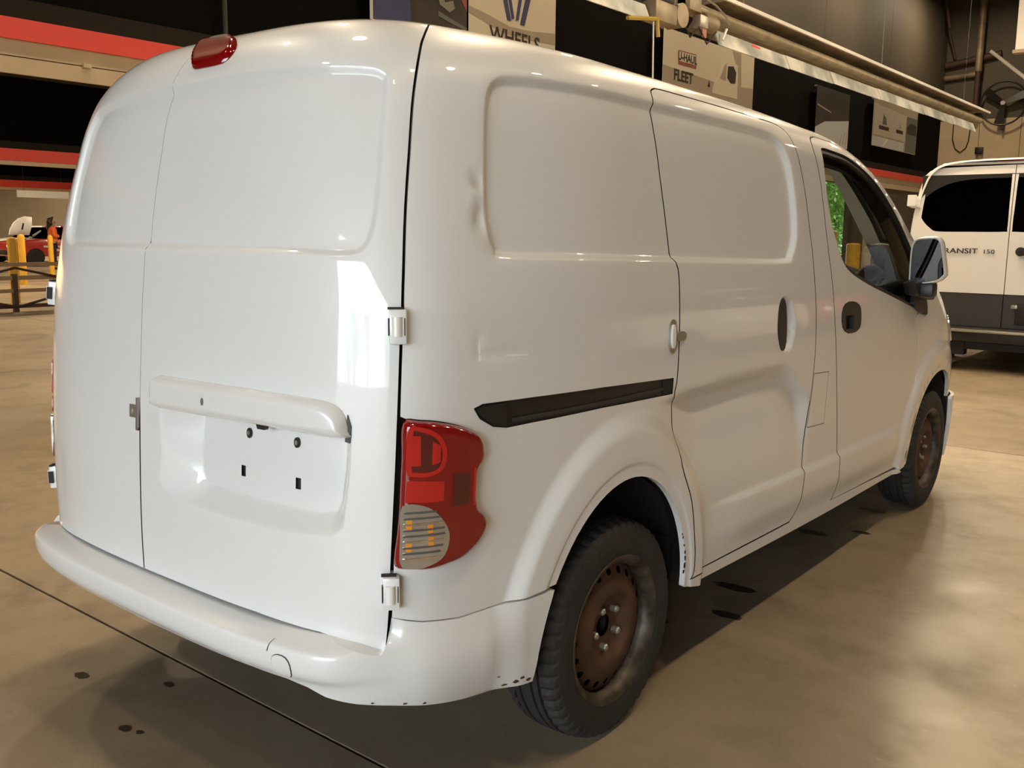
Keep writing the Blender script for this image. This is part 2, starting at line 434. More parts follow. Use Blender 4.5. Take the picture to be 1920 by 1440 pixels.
def panel_obj(name, data, material, parent, mirror=False, gap_shade=None):
    """seal: 'all' or 'holes' darkens the returned edges, painting in the shade of the gaps"""
    verts, faces, norms, nskin, nouter = data
    if mirror:
        verts = [(-x, y, z) for x, y, z in verts]; norms = [(-x, y, z) for x, y, z in norms]; faces = [tuple(reversed(f)) for f in faces]
    me = bpy.data.meshes.new(name); me.from_pydata(verts, [], faces); me.update()
    o = link(name, me, material, parent, True)
    me.normals_split_custom_set_from_vertices([tuple(n) for n in norms])
    if gap_shade:
        me.materials.append(M['innerdark']); k0 = nskin + (nouter if gap_shade == 'holes' else 0)
        me.polygons.foreach_set('material_index', [1 if i >= k0 else 0 for i in range(len(faces))])  # edge faces take the dark colour that stands for gap shade
    return o
def mir(P): return [(-a, b) for a, b in P]
def arch_line(k, lo=.30, n=40, f=1.0):
    """wheel arch as (u, v), from its front foot over the top to its rear foot"""
    yc, ay, az = ARCH[k]; out = []
    for i in range(n + 1):
        t = PI * i / n
        out.append(uv_of(yc + f * ay * math.cos(t), .30 + f * az * math.sin(t)))
    return out
# ------------------------------------------------------------------ the white cargo van
van = empty('cargo_van', (0, 0, 0))
tag(van, 'white windowless cargo van with dented rear doors, nearest the camera', 'van')

def up_to(P, v0, v1): return [p for p in P if v0 <= p[1] <= v1]
gap_s = smoothline(GAP, 4)
i_bot = next(i for i, p in enumerate(LIGHT) if abs(p[0] - .839) < .002 and p[1] < .68)
light_out = LIGHT[i_bot:]
arch_r = [p for p in arch_line(0) if p[1] > .342]
arch_f = [p for p in arch_line(1) if p[1] > .352]
seam_i = max(range(len(arch_r)), key=lambda i: 0 if arch_r[i][0] > 1.5 else (-abs(arch_r[i][1] - .528) + 10))
arch_to_seam = arch_r[:seam_i + 1]
arch_below = arch_r[seam_i:]
slide = smoothline(SLIDE_REAR, 4) + SLIDE_TOP + smoothline(SLIDE_FRONT, 4) + [(2.3, .375)]
slide_bot = [(2.70, .378), (2.3, .375), (1.95, .372)]
door_r = smoothline(DOOR, 4)
door_f = smoothline(DOOR_FRONT, 4)
door = door_r + [(3.5, .374)] + door_f
FLAP = [(2.812,.915),(2.955,.910),(2.940,.713),(2.780,.718)]
HAND_S = smoothloop([(2.549,1.204),(2.600,1.185),(2.625,1.140),(2.631,1.098),(2.621,1.050),(2.595,1.015),(2.556,1.004),(2.510,1.018),(2.484,1.060),(2.476,1.105),(2.486,1.165),(2.512,1.195)], 3)
HAND_D = roundpoly([(3.066,1.170),(3.270,1.168),(3.292,1.10),(3.270,1.042),(3.066,1.046)], 2)

i_pt = min(range(len(door_f)), key=lambda i: abs(door_f[i][0] - 4.235) + abs(door_f[i][1] - 1.33))
WSL = smoothline([(3.40, VE), (3.50, 2.0), (3.70, 1.975), (3.95, 1.965), (4.2, 1.952), (4.44, 1.955)], 4)
side_outer = ([(.837, .548), (.839, .652)] + light_out + [(.8435, .985)] + [p for p in gap_s if p[1] > 1.0] +
              [(1.3, VE), (2.0, VE), (3.0, VE)] + WSL + [(4.44, 1.45), (4.30, 1.30)] +
              door_f[i_pt:] + door_r + [(3.5, .374), (3.96, .362), (4.01, .340), (3.0, .336), (2.0, .336)] +
              arch_to_seam + SEAM[::-1][1:-1])
slide_l = inset(slide, .0025)
recess_lines = [('closed', inset(SIDE_RECESS, q)) for q in (0, .006, .012, .018, .024)]
flare_lines = [('open', arch_line(0, f=k)[2:-2]) for k in (1.06, 1.08, 1.1, 1.26, 1.30, 1.34, 1.38, 1.42)]
body_side = grid_panel(side_outer, [slide, RAILP, FLAP], recess_lines + flare_lines, h=.019)
slide_hole = inset(slide, .0055)
sh_lines = [('open', [tuple(p) for p in SH_T]), ('open', [tuple(p) for p in SH_B]), ('open', [tuple((SH_T[0]*0+np.array([q, np.interp(q,SH_T[:,0],SH_T[:,1])*.5+np.interp(q,SH_B[:,0],SH_B[:,1])*.5])).tolist()) for q in np.linspace(1.83,2.76,40)])] + [('open', [(2.0, q), (4.0, q)]) for q in (.580, .574, .568, .562, .556)]
slide_p = grid_panel(slide_hole, [HAND_S], recess_lines + sh_lines + flare_lines, h=.019)
door_p = grid_panel(inset(door, .0055), [WIN, HAND_D], sh_lines[3:], h=.02)
fender_outer = [(4.445, VE), (4.445, 1.45), (4.305, 1.30)] + door_f[:i_pt + 1][::-1][1:] 
WSF = [(4.445, 1.955), (4.62, 1.985), (4.80, 2.03), (4.84, VE)]
fender_outer = WSF + [(UMAX, VE), (UMAX, .62), (4.86, .60)] + [p for p in arch_f if p[1] > .60 and p[0] > 4.3] + \
               [p for p in arch_f if p[0] <= 4.3 and p[0] > 4.08][0:] + [(4.06, .36), (3.97, .352)] + door_f[:i_pt + 1] + [(4.30, 1.30), (4.44, 1.45)]
fender_p = grid_panel(inset(fender_outer, .002), [], [], h=.03)
fbump_outer = [p for p in arch_f if p[0] > 4.55 and p[1] < .60][::-1] + [(4.86, .60), (UMAX, .62), (UMAX, .26), (4.95, .27)]
fbump_p = grid_panel(fbump_outer[::-1], [], [], P=lambda u, v: S(u, v) + Nrm(u, v) * (.010 + .044 * sst((np.abs(u) - 4.70) / .35))[..., None], h=.03)
flap_p = grid_panel(inset(FLAP, .0022), [], [], h=.03, flange=.01)
for mr in (False, True):
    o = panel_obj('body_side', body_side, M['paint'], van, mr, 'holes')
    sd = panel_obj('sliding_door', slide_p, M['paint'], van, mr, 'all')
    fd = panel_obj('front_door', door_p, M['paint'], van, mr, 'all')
    panel_obj('front_fender', fender_p, M['paint'], van, mr)
    panel_obj('windscreen_edge', grid_panel(WSL[:-1] + WSF, [], [], h=.05, flange=0), M['glass'], van, mr)
    panel_obj('front_bumper_corner', fbump_p, M['paint'], van, mr)
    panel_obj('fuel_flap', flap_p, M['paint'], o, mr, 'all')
    # sliding door track
    tr_ = panel_obj('door_track', grid_panel(inset(RAILP, .001), [], [], P=OFF(-.004), h=.03, flange=.02), M['blackplastic'], van, mr)
    tr_['label'] = 'black sliding door track'
    slot = [(1.125,.958),(1.74,.969),(1.742,.961),(1.125,.949)]
    panel_obj('track_slot', grid_panel(slot, [], [], P=OFF(.001), h=.03, flange=.004), M['greyplastic'], tr_, mr)
    panel_obj('track_end_cap', grid_panel([(1.018,.985),(1.04,.994),(1.10,.995),(1.105,.942),(1.07,.949),(1.034,.968)], [], [], P=OFF(.004), h=.02, flange=.008), M['blackplastic'], tr_, mr)
    panel_obj('track_end_cap', grid_panel([(1.745,.990),(1.79,.988),(1.788,.951),(1.745,.951)], [], [], P=OFF(.000), h=.02, flange=.008), M['innerdark'], tr_, mr)
    # handles
    hs = panel_obj('handle_cup', grid_panel(HAND_S, [], [], P=lambda u, v: S(u, v) + Nrm(u, v) * (-.040 * sst(sdist(HAND_S, np.abs(u), v) / .03))[..., None], h=.012, flange=0), M['paint'], sd, mr)
    lever = roundpoly([(2.480,1.185),(2.545,1.200),(2.552,1.012),(2.486,1.025)], 2)
    panel_obj('handle_lever', grid_panel(lever, [], [], P=OFF(.002), h=.015, flange=.036), M['blackplastic'], sd, mr)
    hd = panel_obj('door_handle', grid_panel(inset(HAND_D, .002), [[(3.11,1.115),(3.20,1.115),(3.20,1.06),(3.11,1.06)]], [], P=OFF(.002), h=.015, flange=.02), M['blackplastic'], fd, mr)
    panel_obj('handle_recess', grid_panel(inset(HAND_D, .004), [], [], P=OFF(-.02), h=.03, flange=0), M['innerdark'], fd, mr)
    # side glass and black frame
    wo = inset(WIN, .002)
    panel_obj('window_glass', grid_panel(wo, [], [], P=OFF(-.016), h=.04, flange=0), M['glass'], fd, mr)
    wi = inset(WIN, .020)
    panel_obj('window_seal', grid_panel(wo, [wi], [], P=OFF(-.008), h=.03, flange=.03), M['blackplastic'], fd, mr)
    sail = roundpoly([(4.00,1.205),(4.03,1.165),(4.20,1.155),(4.245,1.185),(4.22,1.35),(4.13,1.40)], 1)
    panel_obj('mirror_sail', grid_panel(sail, [], [], P=OFF(.006), h=.03, flange=.02), M['blackplastic'], fd, mr)
    # roller bracket at the rear edge of the sliding door
    br = panel_obj('latch_bracket', grid_panel(roundpoly([(1.760,1.150),(1.806,1.155),(1.806,1.058),(1.760,1.063)], 2), [], [], P=OFF(.003), h=.02, flange=.006), M['steel'], van, mr)
    panel_obj('bracket_pad', grid_panel(roundpoly([(1.770,1.138),(1.790,1.14),(1.790,1.073),(1.770,1.075)], 2), [], [], P=OFF(.009), h=.02, flange=.008), M['paint'], br, mr)
    panel_obj('bracket_tongue', grid_panel(roundpoly([(1.80,1.118),(1.85,1.118),(1.85,1.092),(1.80,1.092)], 1), [], [], P=OFF(.007), h=.02, flange=.006), M['steel'], br, mr)

# ---- rear doors
gi = [p for p in gap_s if p[1] >= .47]
gin = [(a - .006, b) for a, b in gi]
gL = [(-a + .006, b) for a, b in gi]
SPL = -.072
rdoor = [(SPL + .003, .502), (.15, .503), (.461, .505), (.671, .499), (.76, .487), (.80, .476), (.815, .470)] + gin[1:] + [(.5, VE), (SPL + .0008, VE), (SPL + .0008, .95), (SPL + .003, .86)]
ldoor = [(-.815, .470), (-.80, .476), (-.76, .487), (-.671, .499), (-.461, .504), (SPL - .003, .502), (SPL - .003, .86), (SPL - .0008, .95), (SPL - .0008, VE), (-.5, VE)] + gL[1:][::-1]
HOLES_R = []
for cu, cv in ((.354, .813), (.564, .811)):
    HOLES_R.append([(cu - .009, cv - .013), (cu + .009, cv - .013), (cu + .009, cv + .013), (cu - .009, cv + .013)])
rl = [('closed', inset(REAR_RECESS, q)) for q in (0, .005, .010, .015, .020)] + [('closed', inset(PLATE_OUT, q)) for q in (-.005, 0, .005)] + [('closed', inset(PLATE_IN, q)) for q in (-.005, 0, .005)]
def in_ramp(a, b): return (sdist(PLATE_OUT, a, b) > -.006) & (sdist(PLATE_IN, a, b) < .006)
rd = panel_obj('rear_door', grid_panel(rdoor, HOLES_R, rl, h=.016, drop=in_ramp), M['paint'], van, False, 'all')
rd['label'] = 'wide right rear door with plate recess and handle bar'
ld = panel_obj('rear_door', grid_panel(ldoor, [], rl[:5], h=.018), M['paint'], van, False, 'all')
ld['label'] = 'narrow left rear door with a dent'
# handle bar over the plate recess
BAR = smoothloop([(.024,1.000),(.035,1.010),(.060,1.012),(.25,1.014),(.439,1.016),(.60,1.014),(.678,1.010),(.713,.998),(.731,.976),(.737,.950),(.733,.936),(.60,.938),(.462,.940),(.25,.936),(.060,.932),(.033,.934),(.024,.945)], 3)
def barP(u, v):
    t = np.clip(sdist(BAR, u, v) / .022, 0, 1)
    tb = np.clip((v - .932) / .004, 0, 1)
    return S(u, v) + Nrm(u, v) * (.004 + .030 * np.sqrt(np.clip(1 - (1 - t) ** 2, 0, 1)))[..., None]
bar = panel_obj('handle_bar', grid_panel(BAR, [], [('closed', inset(BAR, .011)), ('closed', inset(BAR, .022))], P=barP, h=.010, flange=.03), M['paint'], rd)
panel_obj('lock_cylinder', grid_panel([(.295 + .006 * math.cos(t), .975 + .009 * math.sin(t)) for t in np.linspace(0, 2 * PI, 14)[:-1]], [], [], P=OFF(.0355), h=.02, flange=.004), M['steel'], bar)
panel_obj('bar_gap_shade', grid_panel([(.735,.985),(.744,.96),(.742,.925),(.731,.928)], [], [], P=OFF(.004), h=.02, flange=.004), M['blackplastic'], bar)  # black patch painting the dark gap at the bar's right end
panel_obj('release_button', grid_panel([(.455,.938),(.49,.938),(.485,.928),(.46,.928)], [], [], P=OFF(-.005), h=.02, flange=.012), M['blackplastic'], bar)
for cu, cv in ((.380, .906), (.560, .904)):
    c1 = [(cu + .010 * math.cos(t), cv + .012 * math.sin(t)) for t in np.linspace(0, 2 * PI, 17)[:-1]]
    c2 = [(cu + .0045 * math.cos(t), cv + .0055 * math.sin(t)) for t in np.linspace(0, 2 * PI, 13)[:-1]]
    s1 = panel_obj('plate_screw', grid_panel(c1, [], [], P=OFF(-.0400), h=.02, flange=.005), M['blackplastic'], rd)
    panel_obj('screw_head', grid_panel(c2, [], [], P=OFF(-.0375), h=.02, flange=.003), M['steel'], s1)
for cu, cv in ((.354, .813), (.564, .811)):
    panel_obj('plate_clip_hole', grid_panel([(cu - .0085, cv - .0125), (cu + .0085, cv - .0125), (cu + .0085, cv + .0125), (cu - .0085, cv + .0125)], [], [], P=OFF(-.050), h=.03, flange=.002), M['innerdark'], rd)
# stamped bracket on the left door edge
bk = panel_obj('latch_bracket', grid_panel([(-.084,.945),(-.074,.945),(-.074,.862),(-.084,.862)], [], [], P=OFF(.006), h=.02, flange=.006), M['steel'], ld)
panel_obj('bracket_ear', grid_panel([(-.120,.925),(-.083,.925),(-.083,.893),(-.120,.893)], [[(-.107 + .007 * math.cos(t), .909 + .008 * math.sin(t)) for t in np.linspace(0, 2 * PI, 11)[:-1]]], [], P=OFF(.005), h=.02, flange=.004), M['steel'], bk)
# third brake light
BRK = smoothloop([(-.115,1.866),(-.045,1.805),(.012,1.768),(.035,1.758),(.086,1.757),(.185,1.759),(.225,1.767),(.244,1.787),(.232,1.815),(.17,1.848),(.09,1.872),(-.03,1.880)], 3)
bl = panel_obj('brake_light', grid_panel(BRK, [], [], P=lambda u, v: S(u, v) + Nrm(u, v) * (.002 + .014 * np.sqrt(np.clip(1 - (1 - np.clip(sdist(BRK, u, v) / .02, 0, 1)) ** 2, 0, 1)))[..., None], h=.012, flange=.012), M['redlens'], rd)
bl['label'] = 'red high-level brake light'
panel_obj('top_reflector', grid_panel(roundpoly([(-.03,1.862),(.10,1.858),(.15,1.842),(.02,1.846)], 1), [], [], P=OFF(.0165), h=.02, flange=.002), M['clearlens'], bl)
# chipped roof lip above the brake light
panel_obj('paint_chip', grid_panel([(.03,1.888),(.045,1.886),(.040,1.92),(.055,1.96),(.042,1.96),(.028,1.925)], [], [], P=OFF(.0012), h=.02, flange=.001), M['rust'], rd)

# ---- hinges (four), each a leaf, a barrel and a cap
def hinge(u, v, sgn, parent, lift=0.0):
    P = S(np.array(u), np.array(v)); n = Nrm(np.array(u), np.array(v)); Nn = Vector(n); X = Vector(P) + Nn * lift
    up = Vector((0, 0, 1)); up = (up - Nn * up.dot(Nn)).normalized(); e = up.cross(Nn).normalized()
    mt = Matrix((e, up, Nn)).transposed().to_4x4(); mt.translation = X
    lf = MB().box((-.019, -.036, -.040), (.017, .036, .014), mt).build('hinge', M['paint'], parent, True, .004)
    MB().tube([mt @ Vector((-.003 * sgn, -.020, .012)), mt @ Vector((-.003 * sgn, .020, .012))], .011, 14).build('hinge_barrel', M['paint2'], lf, True)
    MB().box((-.021 * 1 if sgn > 0 else .0185, -.018, .0), (-.0185 if sgn > 0 else .021, .018, .0145), mt).build('hinge_slot', M['innerdark'], lf)
    MB().box((-.012 * sgn - .010, .036, -.004), (-.012 * sgn + .022, .041, .004), mt).build('hinge_notch', M['innerdark'], lf)
    MB().box((.013 * sgn - .001, -.018, .0), (.013 * sgn + .001, .018, .0145), mt).build('hinge_slot', M['innerdark'], lf)
for vv in (1.171, .609):
    hinge(.836, vv, 1, rd, .010)
    hinge(-.846, vv, -1, ld, .020)

# ---- rear lamps
CLEAR = smoothloop([(.850,.800),(.8862,.800),(.9166,.777),(.9402,.7334),(.9315,.6872),(.9009,.668),(.869,.665),(.850,.676),(.848,.740)], 4)
CIRC = smoothloop([(.855,.962),(.880,.967),(.914,.949),(.931,.913),(.925,.876),(.900,.860),(.868,.861),(.854,.873)], 4)
def lampP(u, v):
    t = np.clip(sdist(LIGHT, np.abs(u), v) / .016, 0, 1)
    return S(u, v) + Nrm(u, v) * (.001 + .027 * np.sqrt(np.clip(1 - (1 - t) ** 2, 0, 1)))[..., None]
lens = grid_panel(inset(LIGHT, .0015), [], [('closed', inset(LIGHT, .008)), ('closed', inset(LIGHT, .016))], P=lampP, h=.010, flange=.03)
def sc(P, k):
    cx = sum(p[0] for p in P) / len(P); cy = sum(p[1] for p in P) / len(P)
    return [(cx + (a - cx) * k, cy + (b - cy) * k) for a, b in P]
for mr in (False, True):
    tl = panel_obj('tail_light', lens, M['redlens'], van, mr)
    tl['label'] = 'red tail light with clear indicator'
    panel_obj('lamp_ring', grid_panel(inset(CIRC, .002), [inset(CIRC, .011)], [], P=OFF(.0295), h=.012, flange=.004), M['redbright'], tl, mr)
    panel_obj('lamp_core', grid_panel(inset(CIRC, .012), [], [], P=OFF(.0290), h=.015, flange=.003), M['reddark'], tl, mr)
    panel_obj('lamp_facet', grid_panel([(.862,.948),(.878,.948),(.880,.885),(.862,.885)], [], [], P=OFF(.0298), h=.02, flange=.002), M['redbright'], tl, mr)
    panel_obj('lamp_facet', grid_panel([(.900,.935),(.916,.925),(.916,.890),(.900,.885)], [], [], P=OFF(.0298), h=.02, flange=.002), M['redbright'], tl, mr)
    panel_obj('reflector_panel', grid_panel([(.857,.855),(.926,.848),(.926,.806),(.90,.806),(.855,.809)], [], [], P=OFF(.0290), h=.02, flange=.002), M['redbright'], tl, mr)
    panel_obj('lens_panel', grid_panel([(.945,.862),(.985,.858),(.985,.792),(.945,.790)], [], [], P=OFF(.0292), h=.03, flange=.002), M['reddark'], tl, mr)
    panel_obj('lens_stripe', grid_panel([(.996,.868),(1.001,.868),(1.001,.785),(.996,.785)], [], [], P=OFF(.0292), h=.03, flange=.002), M['redbright'], tl, mr)
    cl = panel_obj('indicator_lens', grid_panel(CLEAR, [], [], P=OFF(.0290), h=.015, flange=.006), M['clearlens'], tl, mr)
    for k in range(9):
        vv = .684 + k * .0125
        w = .5 * math.sqrt(max(0, 1 - ((vv - .733) / .072) ** 2))
        u1 = .872 + .062 * math.sqrt(max(0.05, 1 - ((vv - .733) / .072) ** 2)) - .004
        panel_obj('lens_rib', grid_panel([(.853, vv), (u1, vv), (u1, vv + .0040), (.853, vv + .0040)], [], [], P=OFF(.0308), h=.03, flange=.002), M['lensdark'] if k % 3 else M['chrome'], tl, mr)
    for (a, b) in ((.858, .762), (.896, .752), (.858, .715), (.898, .722)):
        panel_obj('amber_bulb', grid_panel([(a, b - .012), (a + .010, b - .012), (a + .010, b + .010), (a, b + .010)], [], [], P=OFF(.0302), h=.03, flange=.002), M['amber'], tl, mr)

# ---- rear bumper
OC = np.array([(.20,.01),(.30,.030),(.36,.046),(.400,.054),(.410,.058),(.420,.065),(.432,.070),(.450,.072),(.466,.0715),(.475,.0700),(.481,.0665),(.485,.060),(.4885,.048),(.492,.030),(.495,.010),(.4975,-.010),(.4985,-.020),(.56,-.020)])
OS = np.array([(.20,-.03),(.29,-.012),(.31,.002),(.34,.012),(.38,.020),(.43,.022),(.46,.018),(.49,.010),(.515,.003),(.53,.0),(.56,0)])
foc, fos = (lambda v: np.interp(v, OC[:, 0], OC[:, 1])), spline(OS[:, 0], OS[:, 1])
foc2 = spline(OC[:, 0], OC[:, 1])
def bumpP(u, v):
    a = np.abs(u); w = sst((a - .70) / .17); fo = sst((1.25 - a) / .12)
    P0 = S(a, v); fl0 = .020 * sst((a - 1.08) / .10)
    out = (1 - w) * foc2(v) + w * (fos(v) * (1 - sst((a - 1.05) / .15)) + fl0)
    return S(u, v) + Nrm(u, np.clip(v, .40, 2)) * out[..., None]
btop = [(0, .4985), (.50, .4985), (.70, .496), (.77, .487), (.800, .478), (.817, .474), (.826, .487), (.832, .515), (.836, .545)] + [(a, b - .003) for a, b in SEAM[1:]]
bbot = [(1.205, .300), (1.10, .305), (1.0, .316), (.90, .335), (.83, .350), (.77, .362), (.71, .378), (.67, .396), (.62, .407), (.50, .411), (.30, .409), (0, .406)]
bump_outer = [(-a, b) for a, b in btop[::-1]] + btop[1:] + [p for p in arch_below if p[1] < .515 and p[1] > .31] + bbot
bump_outer += [(-a, b) for a, b in bbot[::-1][1:]] + [(-a, b) for a, b in [p for p in arch_below if p[1] < .515 and p[1] > .31][::-1]]
blines = [('open', [(-.80, q), (.80, q)]) for q in (.4957, .495, .4943, .4935, .4925, .4915, .4903, .489, .4873, .4855, .4835, .481, .478, .475, .470)]
bump = panel_obj('rear_bumper', grid_panel(bump_outer[::-1], [], blines, P=bumpP, h=.013, flange=.05), M['paint'], van)
bump['label'] = 'white rear bumper with a square tow-eye cover'
def bpOff(h): return lambda u, v: bumpP(u, v) + Nrm(u, np.clip(v, .4, 2)) * h
TC = roundpoly([(.592,.466),(.640,.466),(.646,.420),(.612,.414),(.594,.428)], 2)
tow = panel_obj('tow_eye_cover', grid_panel(TC, [], [], P=bpOff(.0026), h=.008, flange=.003), M['paint'], bump)
panel_obj('cover_joint', grid_panel(sc(TC, 1.05), [sc(TC, .96)], [], P=bpOff(.0018), h=.008, flange=.002), M['greyplastic'], bump)
panel_obj('scratch', grid_panel([(.582,.500 - .012),(.5835,.488),(.580,.468),(.578,.468)], [], [], P=bpOff(.0016), h=.006, flange=.0018), M['greyplastic'], bump)

# ---- roof, windscreen, bonnet
def loft(name, u0, u1, n, crown, material, parent, smooth=True, fill=None, zoff=0.0, m_=14):
    us = np.linspace(u0, u1, n); vs = []; fs = []
    R_ = S(us, np.full(n, VE))
    for i in range(n):
        p = R_[i]
        for j in range(m_ + 1):
            s = -1 + 2 * j / m_
            vs.append((p[0] * s, p[1] + (fill or 0) * (1 - s * s), p[2] + crown * (1 - s * s) + zoff))
    for i in range(n - 1):
        for j in range(m_):
            a = i * (m_ + 1) + j
            fs.append((a, a + m_ + 1, a + m_ + 2, a + 1))
    me = bpy.data.meshes.new(name); me.from_pydata(vs, [], fs); me.update()
    return link(name, me, material, parent, True)
# rear rim of the roof follows the door tops; the strips behind run straight across
us_c = np.linspace(0, 1.02, 40); cvs = S(us_c, np.full(40, VE))
mb = MB(); yq = float(S(np.array(1.02), np.array(VE))[1])
for sgn in (1, -1):
    vs = []; fs = []
    for i in range(40):
        p = cvs[i]
        for j in range(7):
            t = j / 6
            vs.append((sgn * p[0], p[1] + (yq - p[1]) * t, p[2] + (float(cvs[-1][2]) + .020 * (1 - (p[0] / cvs[-1][0]) ** 2) - p[2]) * t * (2 - t)))
    for i in range(39):
        for j in range(6):
            a = i * 7 + j; fs.append((a, a + 1, a + 8, a + 7))
    mb.add(vs, fs)
roof = mb.build('roof', M['paint'], van, True)
u_ws = float(np.interp(2.72, UY[1450:4400], US[1450:4400])); u_cw = float(np.interp(4.02, UY[1450:4400], US[1450:4400]))
loft('roof_skin', 1.02, u_ws, 60, .020, M['paint'], roof)
loft('windscreen', u_ws + .02, u_cw, 40, .03, M['glass'], van, fill=.10)
loft('bonnet', u_cw + .02, UMAX - .05, 30, .11, M['paint'], van, fill=.03)

# ---- inner shell, floor pan, wheel housings
iarch = lambda k: [p for p in arch_line(k, f=1.03) if p[1] > .33]
shell_outer = ([(.775, .52), (.79, .5), (1.1, .48)] + iarch(0)[::-1] + [(2.0, .345), (3.9, .345)] + iarch(1)[::-1] + [(4.86, .5), (5.2, .5), (5.2, 1.3), (4.9, 1.80), (4.75, 1.90), (4.44, 1.905), (4.2, 1.905), (3.95, 1.92), (3.7, 1.935), (3.48, 1.96), (3.38, VE), (.955, VE), (.86, VE), (.775, 1.9)])
wsh = inset(WIN, .030)
wsh = [(a - (.03 if a > 3.9 else 0), b - (.035 if (b > 1.45 and a > 3.1) else 0)) for a, b in wsh]
panel_obj('inner_shell', grid_panel(shell_outer, [wsh], [], P=OFF(-.034), h=.05, flange=0), M['innerdark'], van, False)
panel_obj('inner_shell', grid_panel(shell_outer, [inset(WIN, .010)], [], P=OFF(-.034), h=.05, flange=0), M['innerdark'], van, True)
panel_obj('inner_shell', grid_panel([(-.80,.515),(.80,.515),(.80,VE),(-.80,VE)], [], [], P=OFF(-.075), h=.06, flange=0), M['innerdark'], van)
pan = MB()
pan.box((-.60, .10, .30), (.60, .36, .48)); pan.box((-.50, .36, .30), (.50, 4.3, .46)); pan.box((-.78, 1.16, .33), (.78, 3.22, .46)); pan.box((-.7, 4.15, .28), (.7, 4.45, .6))
pan.build('floor_pan', M['innerdark'], van)
MB().tube([(-.70, .789, .30), (.70, .789, .30)], .035, 10).build('axle', M['innerdark'], van)
MB().tube([(-.66, 3.714, .28), (.66, 3.714, .28)], .03, 10).build('axle', M['innerdark'], van)
for s in (-1, 1): MB().box((s * .5 - .03, .45, .33), (s * .5 + .03, 1.2, .36)).build('leaf_spring', M['innerdark'], van)
for s in (-1, 1):
    for yc in (.775, 3.714):
        prof = [(.40, .36), (.40, .44), (.80, .44)]
        mb = MB()
        mb.lathe([(s * .42, .0), (s * .42, .425), (s * .80, .425)], 28, Matrix.Translation((0, yc, .30)), 0.0, PI)
        mb.build('wheel_housing', M['innerdark'], van, True)
# ---- cabin
bx('cargo_light_block', (-.66, 2.02, .46), (.66, 2.05, 1.60), M['innerdark'], van)  # unseen dark panel added to keep cargo-space light out of the cab
dash = MB(); dash.prism([(3.20,.60),(3.22,1.02),(3.32,1.135),(3.62,1.15),(3.85,1.10),(3.85,.6)], -.74, .74, lambda a, b, h: (h, a, b)); db = dash.build('dashboard', M['blackplastic'], van, True, .02)
MB().tube([(.60 + .055 * math.cos(t), 3.34 + .02 * math.sin(t), 1.165 + .055 * math.sin(t)) for t in np.linspace(0, 2 * PI, 25)], .014, 8, False).build('air_vent', M['greyplastic'], db, True)
MB().lathe([(0, 0), (0, .05), (.03, .05), (.03, 0)], 20, Matrix.Translation((.60, 3.33, 1.165)) @ Matrix.Rotation(PI / 2, 4, 'Z')).build('vent_core', M['innerdark'], db, True)
for sx_ in (-.40, .40):
    st = MB().box((sx_ - .24, 2.28, .50), (sx_ + .24, 2.78, .80)).build('seat', M['innerdark'], van, True, .05)
    mb = MB(); mb.prism([(2.22,.78),(2.34,.78),(2.26,1.30),(2.15,1.30)], sx_ - .23, sx_ + .23, lambda a, b, h: (h, a, b)); mb.build('seat_back', M['innerdark'], st, True, .03)
    MB().box((sx_ - .12, 2.10, 1.30), (sx_ + .12, 2.19, 1.47)).build('headrest', M['innerdark'], st, True, .03)
sw = MB(); cx, cy, cz = -.40, 3.00, 1.04
tilt = Matrix.Translation((cx, cy, cz)) @ Matrix.Rotation(math.radians(-28), 4, 'X')
sw.tube([tilt @ Vector((.185 * math.cos(t), 0, .185 * math.sin(t))) for t in np.linspace(0, 2 * PI, 33)], .016, 8, False)
sw.box((-.17, -.015, -.02), (.17, .015, .03), tilt); sw.box((-.07, -.03, -.07), (.07, .03, .06), tilt); sw.tube([(cx, cy, cz), (cx, 3.35, .90)], .03, 10)
sw.build('steering_wheel', M['blackplastic'], van, True)
MB().box((-.12, 3.02, 1.50), (.12, 3.05, 1.57)).build('rear_view_mirror', M['blackplastic'], van, True, .01)

